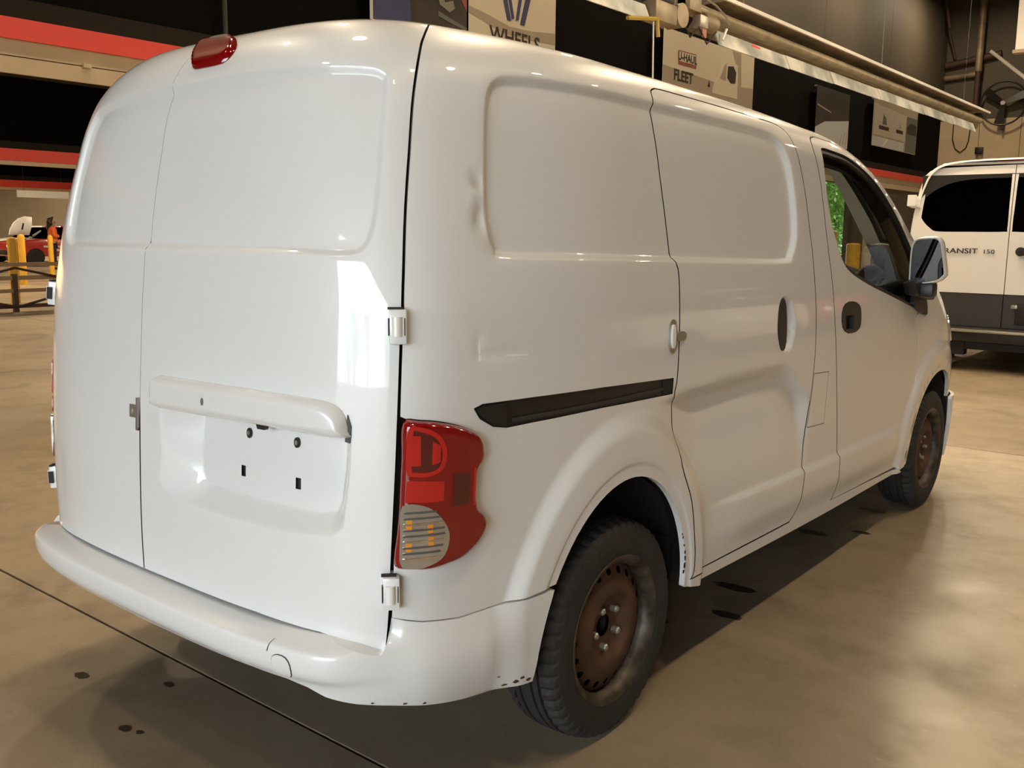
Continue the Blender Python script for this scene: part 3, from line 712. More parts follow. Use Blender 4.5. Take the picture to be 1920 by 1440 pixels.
# ---- door mirrors
def mirror(mr):
    s = -1 if mr else 1
    y = 3.12
    prof = [(.848,1.160),(.843,1.180),(.846,1.300),(.856,1.345),(.878,1.360),(.945,1.365),(.965,1.352),(.975,1.325),(.992,1.215),(.986,1.192),(.955,1.168),(.87,1.155)]
    cxm = sum(p[0] for p in prof) / len(prof); czm = sum(p[1] for p in prof) / len(prof)
    pr = smoothloop(prof, 3); mb = MB(); rings = [(0.0, .965), (-.004, .99), (.0, 1.0), (.02, 1.03), (.055, 1.02), (.085, .92), (.105, .70), (.112, .35)]
    vs = []; fs = []; n = len(pr)
    rings = [(0.006, .90), (-.002, .93), (-.004, .97), (.0, 1.0), (.022, 1.03), (.055, 1.0), (.085, .88), (.104, .66), (.112, .33)]
    for dy, k in rings:
        for a, b in pr: vs.append((s * (cxm + (a - cxm) * k), y + dy + .05 * (a - cxm) - .10 * (b - czm), czm + (b - czm) * k))
    for r_ in range(len(rings) - 1):
        for i in range(n):
            fs.append((r_ * n + i, r_ * n + (i + 1) % n, (r_ + 1) * n + (i + 1) % n, (r_ + 1) * n + i))
    fs.append(tuple(range((len(rings) - 1) * n, len(rings) * n)))
    hsg = mb.add(vs, fs).build('mirror_housing', M['paint'], van, True)
    g = MB().prism([(cxm + (a - cxm) * .915, czm + (b - czm) * .93) for a, b in pr], .002, .010, lambda a, b, h: (s * a, y + h + .05 * (a - cxm) - .10 * (b - czm), b)).build('mirror_glass', M['mirror'], hsg)
    arm = MB(); arm.prism([(3.04,1.165),(3.12,1.178),(3.26,1.165),(3.36,1.12),(3.36,1.075),(3.20,1.10),(3.08,1.11)], .84, .90, lambda a, b, h: (s * h, a, b)); arm.box((.86 if s > 0 else -.95, 3.12, 1.10), (.95 if s > 0 else -.86, 3.20, 1.165))
    arm.build('mirror_arm', M['blackplastic'], hsg, True, .012)
mirror(False); mirror(True)
# ---- headlamps
for mr in (False, True):
    panel_obj('headlamp', grid_panel(roundpoly([(4.72,1.35),(4.80,1.05),(5.10,.92),(5.35,.95),(5.30,1.15),(4.98,1.45)], 2), [], [], P=OFF(.004), h=.04, flange=.01), M['clearlens'], van, mr)

# ---- wheels
def tyre_mesh():
    n = 150; prof = []
    R0 = .302
    shape = [(.070,.186),(.084,.196),(.0915,.222),(.0925,.246),(.089,.268),(.083,.284),(.074,.2945),(.060,.2990),(.048,.3005),(.0475,.293),(.0405,.293),(.040,.3012),(.024,.302),(.0235,.2945),(.0165,.2945),(.016,.302)]
    full = shape + [(-x, r) for x, r in shape[::-1]]
    vs = []; fs = []
    for j, (x, r) in enumerate(full):
        for i in range(n):
            t = 2 * PI * i / n; rr = r
            if abs(x) > .047 and r > .280 and i % 3 == 0: rr = r - .007
            vs.append((x, rr * math.cos(t), rr * math.sin(t)))
    m_ = len(full)
    for j in range(m_ - 1):
        for i in range(n):
            fs.append((j * n + i, (j + 1) * n + i, (j + 1) * n + (i + 1) % n, j * n + (i + 1) % n))
    return MB().add(vs, fs)
def disc_x(r): return np.interp(r, [0, .030, .062, .074, .092, .104, .125, .150, .168, .180], [.040, .040, .042, .050, .070, .073, .067, .058, .050, .042])
def wheel(x, y, s, first={}):
    mt = Matrix.Translation((x, y, .302)) @ (Matrix.Rotation(PI, 4, 'Z') if s < 0 else Matrix())
    if not first:
        t = tyre_mesh().build('tyre', M['rubber'], None, False)
        rb = MB(); rb.lathe([(.060,.178),(.072,.182),(.080,.190),(.086,.196),(.088,.206),(.083,.209),(.078,.203),(.073,.193),(.055,.186),(.030,.181),(-.03,.172),(-.07,.178),(-.075,.20)], 64)
        r_ = rb.build('wheel_rim', M['rim'], None, True)
        circ = lambda r, k, c=(0, 0): [(c[0] + r * math.cos(2 * PI * i / k), c[1] + r * math.sin(2 * PI * i / k)) for i in range(k)]
        holes = [circ(.0105, 10, (.158 * math.cos(2 * PI * k / 20), .158 * math.sin(2 * PI * k / 20))) for k in range(20)] + [circ(.031, 24)]
        dd = grid_panel(circ(.1805, 72), holes, [('closed', circ(.092, 48)), ('closed', circ(.074, 40)), ('closed', circ(.104, 48))], P=lambda a, b: np.stack([disc_x(np.hypot(a, b)), a, b], -1), h=.012, flange=0)
        d_ = panel_obj('wheel_disc', dd, M['rust'], None)
        hub = MB().lathe([(.005, .0), (.005, .035), (.030, .035), (.030, .03), (.015, .028)], 24).build('hub', M['innerdark'], None)
        back = MB().lathe([(-.03, .0), (-.03, .18)], 40).build('brake_drum', M['innerdark'], None)
        nut = MB().lathe([(.038, .0105), (.058, .0105), (.062, .007), (.062, .0)], 6).build('lug_nut', M['steel'], None)
        first.update(t=t, r=r_, d=d_, h=hub, b=back, n=nut)
        T, R_, D, H, B, NN = t, r_, d_, hub, back, nut
    else:
        cp = lambda k: (lambda o: (COL.objects.link(o), o)[1])(first[k].copy())
        T, R_, D, H, B, NN = (cp(k) for k in 'trdhbn')
    T.parent = van; T.matrix_local = mt; T['label'] = 'black tyre on a rusty steel wheel'
    for o in (R_, D, H, B): o.parent = T; o.matrix_local = Matrix()
    for k in range(5):
        q = NN if k == 0 else NN.copy()
        if k: COL.objects.link(q)
        a = 2 * PI * k / 5 + .5 + x + y
        q.parent = T; q.matrix_local = Matrix.Translation((0, .0572 * math.cos(a), .0572 * math.sin(a)))
for s in (1, -1):
    wheel(s * .745, .789, s); wheel(s * .745, 3.714, s)

# ---- chips and scuffs low on the body
for i, (cu, cv, r) in enumerate(((1.893,.470,.006),(1.897,.450,.008),(1.884,.492,.004),(1.897,.428,.010),(1.895,.408,.007),(1.874,.518,.004),(1.868,.530,.003))):
    rr = random.Random(i); pts = [(cu + r * (.5 + .6 * rr.random()) * math.cos(t) * .7, cv + r * (.5 + .6 * rr.random()) * math.sin(t) * 1.3) for t in np.linspace(0, 2 * PI, 8)[:-1]]
    panel_obj('paint_chip', grid_panel(pts, [], [], P=lambda u, v: BODY(u, v) + Nrm(u, v) * .0012, h=.02, flange=.0015), M['innerdark'], bpy.data.objects['body_side'])
for i, (cu, cv, r) in enumerate(((1.15,.318,.008),(1.17,.324,.006),(1.12,.315,.006),(1.19,.312,.007),(.86,.350,.004),(.90,.342,.004),(.80,.362,.003),(1.10,.345,.003))):
    rr = random.Random(50 + i); pts = [(cu + r * (.5 + .6 * rr.random()) * math.cos(t) * 1.3, cv + r * (.5 + .6 * rr.random()) * math.sin(t) * .6) for t in np.linspace(0, 2 * PI, 8)[:-1]]
    panel_obj('paint_chip', grid_panel(pts, [], [], P=bpOff(.0016), h=.02, flange=.002), M['rust'], bump)

for pts in ([(1.019,1.140),(1.024,1.138),(1.029,1.095),(1.024,1.090)], [(1.066,1.108),(1.120,1.103),(1.168,1.100),(1.168,1.097),(1.110,1.098),(1.066,1.103)]):
    panel_obj('scratch', grid_panel(pts, [], [], P=lambda u, v: BODY(u, v) + Nrm(u, v) * .0010, h=.02, flange=.0012), M['white_scratch'], bpy.data.objects['body_side'])
# ------------------------------------------------------------------ the hall
M['black'] = mat('black_painted_wall', (0.0016, 0.0013, 0.001), 0.9, spec=0.10)
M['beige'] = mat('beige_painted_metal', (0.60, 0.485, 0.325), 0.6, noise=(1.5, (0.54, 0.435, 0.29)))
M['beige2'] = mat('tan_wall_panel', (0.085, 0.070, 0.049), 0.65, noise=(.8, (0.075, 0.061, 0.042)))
M['red'] = mat('red_fascia_paint', (0.80, 0.070, 0.052), 0.5)
M['brown'] = mat('dark_brown_deck', (0.06, 0.048, 0.034), 0.8)
M['ledge'] = mat('dark_olive_ledge', (0.016, 0.013, 0.008), 0.8, spec=0.2)
M['concrete_dark'] = mat('dark_joint', (0.02, 0.016, 0.012), 0.9)
M['asphalt'] = mat('grey_asphalt', (0.18, 0.18, 0.17), 0.9, noise=(2, (0.22, 0.22, 0.21)))
M['white'] = mat('white_enamel', (0.78, 0.77, 0.73), 0.45)
M['yellow'] = mat('yellow_bollard_paint', (0.72, 0.40, 0.03), 0.45, noise=(5, (0.60, 0.33, 0.03)))
M['wood'] = mat('tan_wooden_rail', (0.30, 0.20, 0.11), 0.6)
M['brownpaint'] = mat('dark_brown_paint', (0.06, 0.03, 0.02), 0.6)

# polished concrete: mottled tone, dark blotches, small scuffs, uneven gloss
def concrete():
    m = bpy.data.materials.new('polished_concrete'); m.use_nodes = True
    nt = m.node_tree; b = nt.nodes['Principled BSDF']; L = nt.links.new
    tc = nt.nodes.new('ShaderNodeTexCoord')
    def noise(scale, det=6, rough=.6, dist=0.0):
        n = nt.nodes.new('ShaderNodeTexNoise'); n.inputs['Scale'].default_value = scale; n.inputs['Detail'].default_value = det
        n.inputs['Roughness'].default_value = rough; n.inputs['Distortion'].default_value = dist
        L(tc.outputs['Object'], n.inputs['Vector']); return n
    def rng(src, a, b_, c=0, d=1):
        r = nt.nodes.new('ShaderNodeMapRange'); r.inputs['From Min'].default_value = a; r.inputs['From Max'].default_value = b_
        r.inputs['To Min'].default_value = c; r.inputs['To Max'].default_value = d; L(src, r.inputs['Value']); return r.outputs['Result']
    def mix(f, A, B):
        x = nt.nodes.new('ShaderNodeMix'); x.data_type = 'RGBA'
        L(f, x.inputs['Factor'])
        for k, q in (('A', A), ('B', B)):
            if isinstance(q, tuple): x.inputs[k].default_value = (*q, 1)
            else: L(q, x.inputs[k])
        return x.outputs['Result']
    n1, n2, n3, n4 = noise(.55, 7, .6, .4), noise(3.2, 6, .65), noise(1.7, 4, .5, .8), noise(26, 5, .7)
    c = mix(rng(n1.outputs['Fac'], .35, .68), (.24, .185, .118), (.38, .305, .208))
    c = mix(rng(n2.outputs['Fac'], .50, .66, 0, .60), c, (.22, .165, .105))
    c = mix(rng(n3.outputs['Fac'], .60, .70, 0, .45), c, (.11, .08, .052))
    c = mix(rng(n4.outputs['Fac'], .62, .72, 0, .55), c, (.40, .34, .25))
    L(c, b.inputs['Base Color'])
    L(rng(n2.outputs['Fac'], .3, .7, .32, .55), b.inputs['Roughness'])
    b.inputs['Specular IOR Level'].default_value = .45
    bp = nt.nodes.new('ShaderNodeBump'); bp.inputs['Strength'].default_value = .12; bp.inputs['Distance'].default_value = .004
    L(n4.outputs['Fac'], bp.inputs['Height']); L(bp.outputs['Normal'], b.inputs['Normal'])
    return m
M['concrete'] = concrete()
H = 13.0
flo = struct(bx('floor', (-96, -9.0, -.20), (10.3, 50.8, -.018), M['concrete_dark']))
ys = [-9.0, -4.85, .265, 5.32, 10.4, 15.5, 20.6, 25.7, 30.8, 35.9, 41.0, 46.1, 50.8]
for a, b_ in zip(ys[:-1], ys[1:]):
    MB().box((-96, a + .006, -.10), (10.3, b_ - .006, 0)).build('concrete_slab', M['concrete'], flo)
# oily drips and flecks under and behind the van
M['oil'] = mat('oil_stain', (0.05, 0.036, 0.024), 0.3)
M['fleck'] = mat('pale_debris', (0.42, 0.36, 0.27), 0.8)
def blob(x, y, r, k, seed, material, name, z=.0006):
    rnd = random.Random(seed); n = 18
    pts = [(x + r * (1 + .35 * (rnd.random() - .5)) * math.cos(2 * PI * i / n), y + k * r * (1 + .35 * (rnd.random() - .5)) * math.sin(2 * PI * i / n), z) for i in range(n)]
    me = bpy.data.meshes.new(name); me.from_pydata(pts, [], [tuple(range(n))]); me.update()
    return link(name, me, material, flo)
for i, (x, y, r, k) in enumerate(((.42, 1.55, .14, .5), (.60, 2.02, .09, .4), (.56, 2.9, .07, .5), (.66, 3.45, .07, .4), (.70, 1.75, .06, .5), (-.62, .02, .030, .6), (-.22, -.06, .022, .7), (-.17, -.045, .014, .7), (-.36, .16, .025, .5), (.74, 3.05, .045, .5), (-.05, 5.9, .05, .5))):
    blob(x, y, r, k, i, M['oil'], 'oil_spot')
struct(bx('ground', (-150, -120, -.30), (90, 150, -.205), M['asphalt']))
struct(bx('ceiling', (-96.3, -9.3, H), (10.6, 51.1, H + .3), M['brown']))

def fascia(name, x, y0, y1, zs=(3.5, 3.725, 3.74, 3.96, 4.245, 4.52)):
    w = struct(MB().box((x - .30, y0, 3.5), (x, y1, H)).build(name, M['black']))
    bx('beige_band', (x - .02, y0, zs[0]), (x + .05, y1, zs[1]), M['beige'], w)
    if zs[2] > zs[1]: bx('beige_band', (x - .02, y0, zs[2]), (x + .05, y1, zs[3]), M['beige'], w)
    bx('red_band', (x - .02, y0, zs[3]), (x + .10, y1, zs[4]), M['red'], w)
    bx('dark_ledge', (x - .02, y0, zs[4]), (x + .06, y1, zs[5]), M['ledge'], w)
    return w
w1 = fascia('wall_left', -12.0, -9, 50.5)
bx('junction_box', (-11.95, 6.02, 3.71), (-11.90, 6.14, 3.77), M['beige'], w1)
y = -9.0
while y < 50.4:
    y2 = min(-3.04 if y < -8 else y + 7.5, 50.5)
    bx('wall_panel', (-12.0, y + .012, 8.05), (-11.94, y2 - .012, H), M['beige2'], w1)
    y = y2
MB().tube([(-11.93, 8.5, 4.5), (-11.93, 8.5, H)], .04, 8).build('conduit', M['greyplastic'], w1)
for yy in (12.0, 24.0, 33.0):
    bx('column', (-12.25, yy - .15, 0), (-11.95, yy + .15, 3.5), M['brownpaint'], w1)
ZF = (3.5, 3.65, 3.65, 3.65, 4.05, 4.3)
fascia('wall_lane', -32.2, -9, 33, ZF)
fascia('wall_farther', -54.5, -9, 33, ZF)
fascia('wall_farthest', -84.6, -9, 33, ZF)
wb = struct(bx('wall_back', (-96.3, -9, 0), (-95.5, 50.5, H), M['beige']))
struct(bx('wall_hall_end', (-96, 33.1, 0), (-12.3, 33.4, H), M['beige2']))
# lower left wall by the exit
we = struct(bx('wall_exit', (-12.3, 38.6, 0), (-12.0, 50.5, 3.5), M['beige2']))
ed = struct(bx('door_1', (-12.0, 40.2, 0), (-11.95, 41.25, 2.3), M['beige'], None))
MB().tube([(-11.95, 40.45, 1.75), (-11.84, 40.45, 1.75)], .10, 12).build('door_knob', M['steel'], ed, True)
bx('door_frame', (-12.0, 38.45, 0), (-11.9, 38.62, 3.5), M['greyplastic'], we)
bx('notice_board', (-12.0, 41.7, .5), (-11.93, 42.5, 2.0), M['greyplastic'], we)
# far end wall
wf = struct(bx('wall_front', (-12.3, 50.5, 0), (10.6, 50.8, H), M['brown']))
x = -12.0
while x < 10.2:
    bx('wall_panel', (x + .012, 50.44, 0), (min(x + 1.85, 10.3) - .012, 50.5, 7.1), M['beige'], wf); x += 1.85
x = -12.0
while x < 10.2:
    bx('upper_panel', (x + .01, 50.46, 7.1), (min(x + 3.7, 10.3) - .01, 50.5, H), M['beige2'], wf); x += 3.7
# right wall; rear wall with a wide open doorway
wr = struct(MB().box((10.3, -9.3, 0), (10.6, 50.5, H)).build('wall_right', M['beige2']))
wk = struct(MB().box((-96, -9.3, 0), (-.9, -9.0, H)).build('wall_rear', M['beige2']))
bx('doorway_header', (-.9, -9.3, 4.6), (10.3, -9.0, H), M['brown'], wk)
bx('daylight_cut_pier', (7.3, -9.3, 0), (10.3, -9.0, 4.6), M['beige2'], wk)  # unseen pier added to narrow the doorway and cut daylight on the flank

# ------------------------------------------------------------------ ceiling lamps
def lamp(x, y, z, w, label, group, r=.26):
    t = empty('ceiling_lamp', (x, y, z)); tag(t, label, 'lamp', group)
    MB().lathe([(.0, .0), (.0, r), (.02, r + .01), (.16, r * .55), (.30, r * .32), (.34, .06), (.34, 0)], 20, Matrix.Rotation(-PI / 2, 4, 'Y')).build('shade', M['steel'], t, True)
    MB().tube([(0, 0, .34), (0, 0, H - z)], .012, 6).build('hanging_rod', M['steel'], t)
    l = bpy.data.lights.new('lamp_light', 'AREA'); l.shape = 'DISK'; l.size = r * 1.8; l.energy = w; l.color = LAMP_COL
    o = bpy.data.objects.new('lamp_light', l); COL.objects.link(o); o.parent = t; o.location = (0, 0, -.03)
    return t
ORD = ('first', 'second', 'third', 'fourth', 'fifth', 'sixth', 'seventh', 'eighth', 'ninth', 'tenth')
for i, yy in enumerate((-3.2, .9, 4.6, 8.4, 12.4, 17.0, 22.0, 28.0, 35.0, 43.0)):
    lamp(-1.4, yy, 6.3, LAMP_W * (.08 if yy < 2 else .44 if yy < 6 else .80), 'round high-bay lamp over the van lane, %s from the open doorway' % ORD[i], 'lamps over the van lane')
for i, yy in enumerate((-3.2, .9, 5.0, 9.0, 13.5, 19.0, 27.0)):
    lamp(4.4, yy, 11.2, LAMP_W * .48, 'round high-bay lamp right of the vans, %s from the open doorway' % ORD[i], 'lamps over the right lane')
for i, yy in enumerate((1.0, 7.0, 13.0, 20.0, 28.0, 36.0, 45.0)):  # row added above the view to brighten the bannered wall
    lamp(-9.8, yy, 12.4, LAMP_W * 1.1, 'unseen added lamp lighting the bannered wall, %s from the open doorway' % ORD[i], 'added lamps lighting the bannered wall')
for j, xx in enumerate((-20, -40, -66, -89)):
    for i, yy in enumerate((3.0, 12.0, 22.0)):
        lamp(xx, yy, 7.0, LAMP_W * (3.0 if xx > -50 else 18.0), 'round high-bay lamp in the %s lane beyond the railing, %s from the rear wall' % (ORD[j], ORD[i]), 'lamps in the far lanes', .4)

# ------------------------------------------------------------------ banners on the black wall
XB = -11.80
def ban(name, label, y0, y1, z0, z1, material, cat='banner'):
    t = empty(name, (XB, (y0 + y1) / 2, z0)); tag(t, label, cat)
    q = bx('banner_sheet', (-.012, y0 - (y0 + y1) / 2, 0), (0, y1 - (y0 + y1) / 2, z1 - z0), material, t)
    bx('hanging_batten', (-.11, y0 - (y0 + y1) / 2, z1 - z0 - .05), (-.012, y1 - (y0 + y1) / 2, z1 - z0), M['steel'], t)
    def put(nm, poly, mt_, h=.004):
        return MB().prism([(a - (y0 + y1) / 2, b - z0) for a, b in poly], 0.0, h, lambda a, b, k: (k, a, b)).build(nm, mt_, t)
    def txt(nm, body, yc, zc, size, mt_, sx=1.0, bold=0.0, h=.006):
        R3 = Matrix(((0, 0, 1, h), (1, 0, 0, yc - (y0 + y1) / 2), (0, 1, 0, zc - z0), (0, 0, 0, 1)))
        return text_mesh(nm, body, size, mt_, t, R3, .002, bold, 'CENTER', sx)
    return t, put, txt
M['cream'] = mat('cream_banner_vinyl', (0.68, 0.62, 0.50), 0.5)
M['creamdk'] = mat('grey_banner_print', (0.40, 0.34, 0.26), 0.5)
M['navy'] = mat('navy_print', (0.055, 0.060, 0.16), 0.5)
M['darkphoto'] = mat('dark_photo_print', (0.035, 0.030, 0.024), 0.4, noise=(1.2, (0.075, 0.06, 0.05)))
M['ink'] = mat('dark_ink', (0.035, 0.028, 0.022), 0.5)
M['redprint'] = mat('faded_red_print', (0.30, 0.10, 0.07), 0.5)
M['blueprint'] = mat('pale_blue_print', (0.55, 0.58, 0.62), 0.5)
M['teal'] = mat('grey_teal_print', (0.13, 0.15, 0.13), 0.5)
t, put, txt = ban('photo_banner', 'dark banner with a navy edge and a car grille print, left of the cream one', 11.62, 14.38, 4.9, 8.3, M['darkphoto'])
put('navy_stripe', [(11.72,4.95),(12.75,4.95),(12.55,8.25),(11.72,8.25)], M['navy'])
put('pale_edge', [(11.62,4.9),(11.70,4.9),(11.70,8.3),(11.62,8.3)], M['blueprint'])
put('headlamp_print', [(12.6,6.10),(13.1,5.95),(13.15,6.02),(12.7,6.25)], M['creamdk'])
put('grille_print', [(13.45,6.28),(13.55,5.95),(13.85,5.85),(14.0,5.95),(13.95,6.1),(13.7,6.02),(13.6,6.3)], M['steel'])
put('bumper_print', [(13.5,5.82),(14.38,5.62),(14.38,5.55),(13.5,5.72)], M['teal'])
put('skin_tone_print', [(14.1,6.35),(14.38,6.35),(14.38,5.95),(14.25,6.1)], M['redprint'])
t, put, txt = ban('logo_banner', 'cream banner with a navy W emblem above the word WHEELS', 14.44, 17.52, 4.9, 8.3, M['cream'])
put('grey_wave', [(14.44,6.10),(15.1,6.02),(15.8,5.90),(16.6,5.92),(17.52,6.02),(17.52,5.76),(16.6,5.72),(15.6,5.72),(14.44,5.96)], M['creamdk'], .003)
for k, poly in enumerate(([(15.40,6.9),(15.58,6.9),(15.86,6.02),(15.72,6.02)], [(15.62,6.9),(15.74,6.9),(15.97,6.10),(15.88,6.06)], [(16.02,6.06),(16.12,6.08),(16.32,6.9),(16.20,6.9)], [(16.18,6.0),(16.34,6.0),(16.66,6.9),(16.46,6.9)])):
    put('emblem_stroke', poly, M['navy'], .006)
txt('lettering', 'WHEELS', 16.02, 5.50, .46, M['ink'], 1.05, .008)
t, put, txt = ban('fleet_banner', 'cream banner with a boxed U-HAUL mark over FLEET and a truck cab print', 22.55, 28.32, 5.35, 7.02, M['cream'])
put('grey_wave', [(22.55,6.02),(24.0,5.98),(26.0,5.92),(28.32,6.05),(28.32,5.42),(22.55,5.42)], M['creamdk'], .003)
put('mark_box', [(23.38,6.53),(24.44,6.55),(24.46,6.15),(23.40,6.14)], M['redprint'], .004)
put('mark_panel', [(23.42,6.50),(24.40,6.52),(24.41,6.25),(23.44,6.24)], M['cream'], .006)
txt('lettering', 'U-HAUL', 23.92, 6.275, .30, M['ink'], 1.02, .008, .008)
txt('lettering', 'FLEET', 23.72, 5.70, .42, M['ink'], 1.05, .012)
put('cab_edge', [(26.75,7.0),(27.35,7.0),(27.50,5.42),(27.25,5.42),(27.2,6.4)], M['creamdk'], .005)
put('cab_outline', [(25.85,6.05),(26.2,6.62),(26.55,6.7),(27.15,6.62),(27.2,5.6),(25.5,5.6),(25.6,5.9)], M['cream'], .006)
put('cab_window', [(26.45,6.15),(26.48,6.50),(26.85,6.55),(27.05,6.38),(27.02,6.05),(26.7,6.02)], M['ink'], .008)
put('cab_window', [(25.98,6.08),(26.25,6.50),(26.38,6.58),(26.36,6.05)], M['creamdk'], .008)
put('cab_mirror', [(25.2,5.75),(25.3,5.95),(25.36,5.75)], M['ink'], .008)
t, put, txt = ban('photo_banner', 'dark grey banner with a pale blue lower half, above the van cab', 33.70, 37.10, 4.75, 6.85, M['teal'])
t.children[0].data.materials[0] = mat('charcoal_photo_print', (0.040, 0.034, 0.034), .5, noise=(.8, (0.055, 0.048, 0.045)))
put('pale_lower', [(33.70,5.35),(34.6,5.62),(37.10,5.86),(37.10,4.78),(33.70,4.78)], M['blueprint'])
put('pale_streak', [(33.8,6.20),(35.2,6.02),(35.2,5.98),(33.8,6.14)], M['creamdk'])
for k in range(3): put('grey_streak', [(36.2 + .3 * k, 4.9), (36.3 + .3 * k, 4.9), (36.45 + .3 * k, 5.3 + .1 * k), (36.4 + .3 * k, 5.3 + .1 * k)], M['creamdk'], .006)
t, put, txt = ban('logo_banner', 'grey-white banner with two small dark marks, farthest along the black wall', 39.92, 46.0, 5.16, 7.10, M['creamdk'])
put('white_card', [(40.05,5.62),(44.35,5.62),(44.35,6.75),(40.05,6.9)], mat('pale_card_print', (.52, .48, .41), .5), .003)
put('photo_strip', [(44.4,5.2),(45.95,5.2),(45.95,6.75),(44.4,6.75)], M['teal'], .003)
put('photo_cap', [(44.5,6.0),(45.9,6.0),(45.9,6.45),(45.0,6.5),(44.5,6.3)], M['ink'], .005)
put('silver_strip', [(39.95,5.18),(44.2,5.18),(44.2,5.56),(39.95,5.56)], M['blueprint'], .003)
put('light_ray', [(41.2,5.2),(41.45,5.2),(42.0,5.55),(41.8,5.55)], M['white'], .006)
put('small_mark', [(40.7,5.90),(42.0,5.90),(42.0,6.05),(40.7,6.05)], M['ink'], .006)
put('small_mark', [(43.0,5.92),(43.95,5.92),(43.95,6.07),(43.0,6.07)], M['ink'], .006)
put('small_emblem', [(41.1,6.12),(41.7,6.12),(41.55,6.4),(41.2,6.55)], M['teal'], .006)
put('small_emblem', [(43.3,6.14),(43.7,6.14),(43.5,6.36)], M['creamdk'], .006)

# ------------------------------------------------------------------ radiant tube heater
M['foil'] = mat('wrinkled_aluminium', (0.92, 0.92, 0.88), 0.32, 0.3, noise=(1.3, (0.42, 0.47, 0.44), 0.4, 0.6), bump=(3.0, 0.5, 0.06))
M['galv'] = mat('dull_tan_steel', (0.36, 0.30, 0.20), 0.5, 0.4, noise=(3, (0.22, 0.18, 0.12)))
M['heatbrown'] = mat('heat_browned_steel', (0.34, 0.27, 0.18), 0.5, 0.2, noise=(1.6, (0.16, 0.125, 0.085)))
ht = empty('tube_heater', (-5, 9, 4.3)); tag(ht, 'long overhead tube heater with shiny foil reflector and a burner unit', 'heater')
def hq(nm, mb, m_, **k):
    for i, p in enumerate(mb.v): mb.v[i] = (p[0] + 5, p[1] - 9, p[2] - 4.3)
    return mb.build(nm, m_, ht, **k)
hq('reflector_hood', MB().prism([(-5.0,4.98),(-5.02,5.02),(-5.45,5.02),(-5.75,4.62),(-5.72,4.60),(-5.43,4.98)], 12.9, 29.6, lambda a, b, h: (a, h, b)), M['heatbrown'])
hq('hood_edge', MB().box((-5.02, 12.7, 4.955), (-4.98, 29.8, 5.01)), M['white'])
for xx, zz in ((-5.14, 4.72), (-5.42, 4.80)):
    hq('burner_tube', MB().tube([(xx, 11.6, zz), (xx, 29.3, zz)], .085, 12), M['galv'], smooth=True)
hq('tube_elbow', MB().tube([(-5.14, 29.2, 4.72), (-5.2, 29.5, 4.74), (-5.38, 29.5, 4.78), (-5.42, 29.2, 4.80)], .09, 10), M['heatbrown'], smooth=True)
for k, (a, b_) in enumerate(((9.0, 10.55), (12.6, 15.3), (15.35, 17.4), (17.45, 20.2), (20.25, 23.4), (23.45, 26.0), (26.05, 28.4))):
    hq('foil_panel', MB().prism([(-5.02,4.26 + .01 * k),(-5.0,4.26 + .01 * k),(-5.10,4.50 + .01 * k),(-5.34,4.60),(-5.35,4.58),(-5.12,4.48 + .01 * k)], a, b_, lambda p, q, h: (p, h, q)), M['foil'])
hq('hood_shell', MB().tube([(-5.22, 9.2, 4.72), (-5.22, 11.3, 4.70)], .16, 14), M['greyplastic'], smooth=True)
hq('blower_housing', MB().box((-5.2, 10.6, 4.30), (-4.95, 11.2, 4.58)), M['galv'], smooth=True, bevel=.03)
hq('blower_scroll', MB().tube([(-5.2, 11.35, 4.48), (-4.95, 11.35, 4.48)], .17, 16), M['heatbrown'], smooth=True)
hq('gas_valve', MB().box((-5.10, 11.9, 4.42), (-4.96, 12.15, 4.60)), M['steel'], smooth=True, bevel=.015)
hq('control_box', MB().box((-5.2, 11.6, 4.62), (-4.98, 11.95, 4.82)), M['galv'], smooth=True, bevel=.01)
hq('burner_cup', MB().tube([(-5.1, 12.15, 4.56), (-5.1, 12.55, 4.56)], .13, 14), M['heatbrown'], smooth=True)
hq('igniter_lead', MB().tube([(-4.98, 11.3, 4.50), (-4.96, 11.6, 4.22), (-4.96, 11.85, 4.40), (-4.95, 12.1, 4.20), (-4.96, 12.4, 4.42)], .014, 6), M['innerdark'], smooth=True)
hq('gas_hose', MB().tube([(-5.0, 12.1, 4.86), (-4.97, 12.4, 4.80), (-4.96, 12.7, 4.70), (-4.97, 12.85, 4.60)], .016, 6), M['steel'], smooth=True)
hq('red_sticker', MB().prism([(13.75,4.36),(14.15,4.33),(14.25,4.48),(13.95,4.50)], -5.005, -4.985, lambda a, b, h: (h - .03 - .4 * (b - 4.3), a, b)), M['red'])
hq('red_tag', MB().box((-4.96, 11.95, 4.28), (-4.95, 12.08, 4.40)), M['redprint'])
hq('label_stick', MB().tube([(-4.96, 12.75, 4.52), (-4.96, 12.62, 4.34)], .02, 6), M['white'])
hq('yellow_brace', MB().tube([(-4.97, 9.9, 4.20), (-4.97, 10.7, 4.32)], .03, 6), mat('mustard_brace', (.34, .25, .05), .5))
hq('yellow_brace', MB().tube([(-4.97, 10.66, 4.30), (-4.97, 10.70, 4.08)], .03, 6), bpy.data.materials['mustard_brace'])
hq('drop_cord', MB().tube([(-4.98, 10.58, 4.30), (-4.98, 10.62, 3.3)], .012, 6), M['blueprint'])
for yy in (14.0, 21.0, 28.0):
    hq('hanger_wire', MB().tube([(-5.3, yy, 5.0), (-5.3, yy, H)], .004, 5), M['steel'])

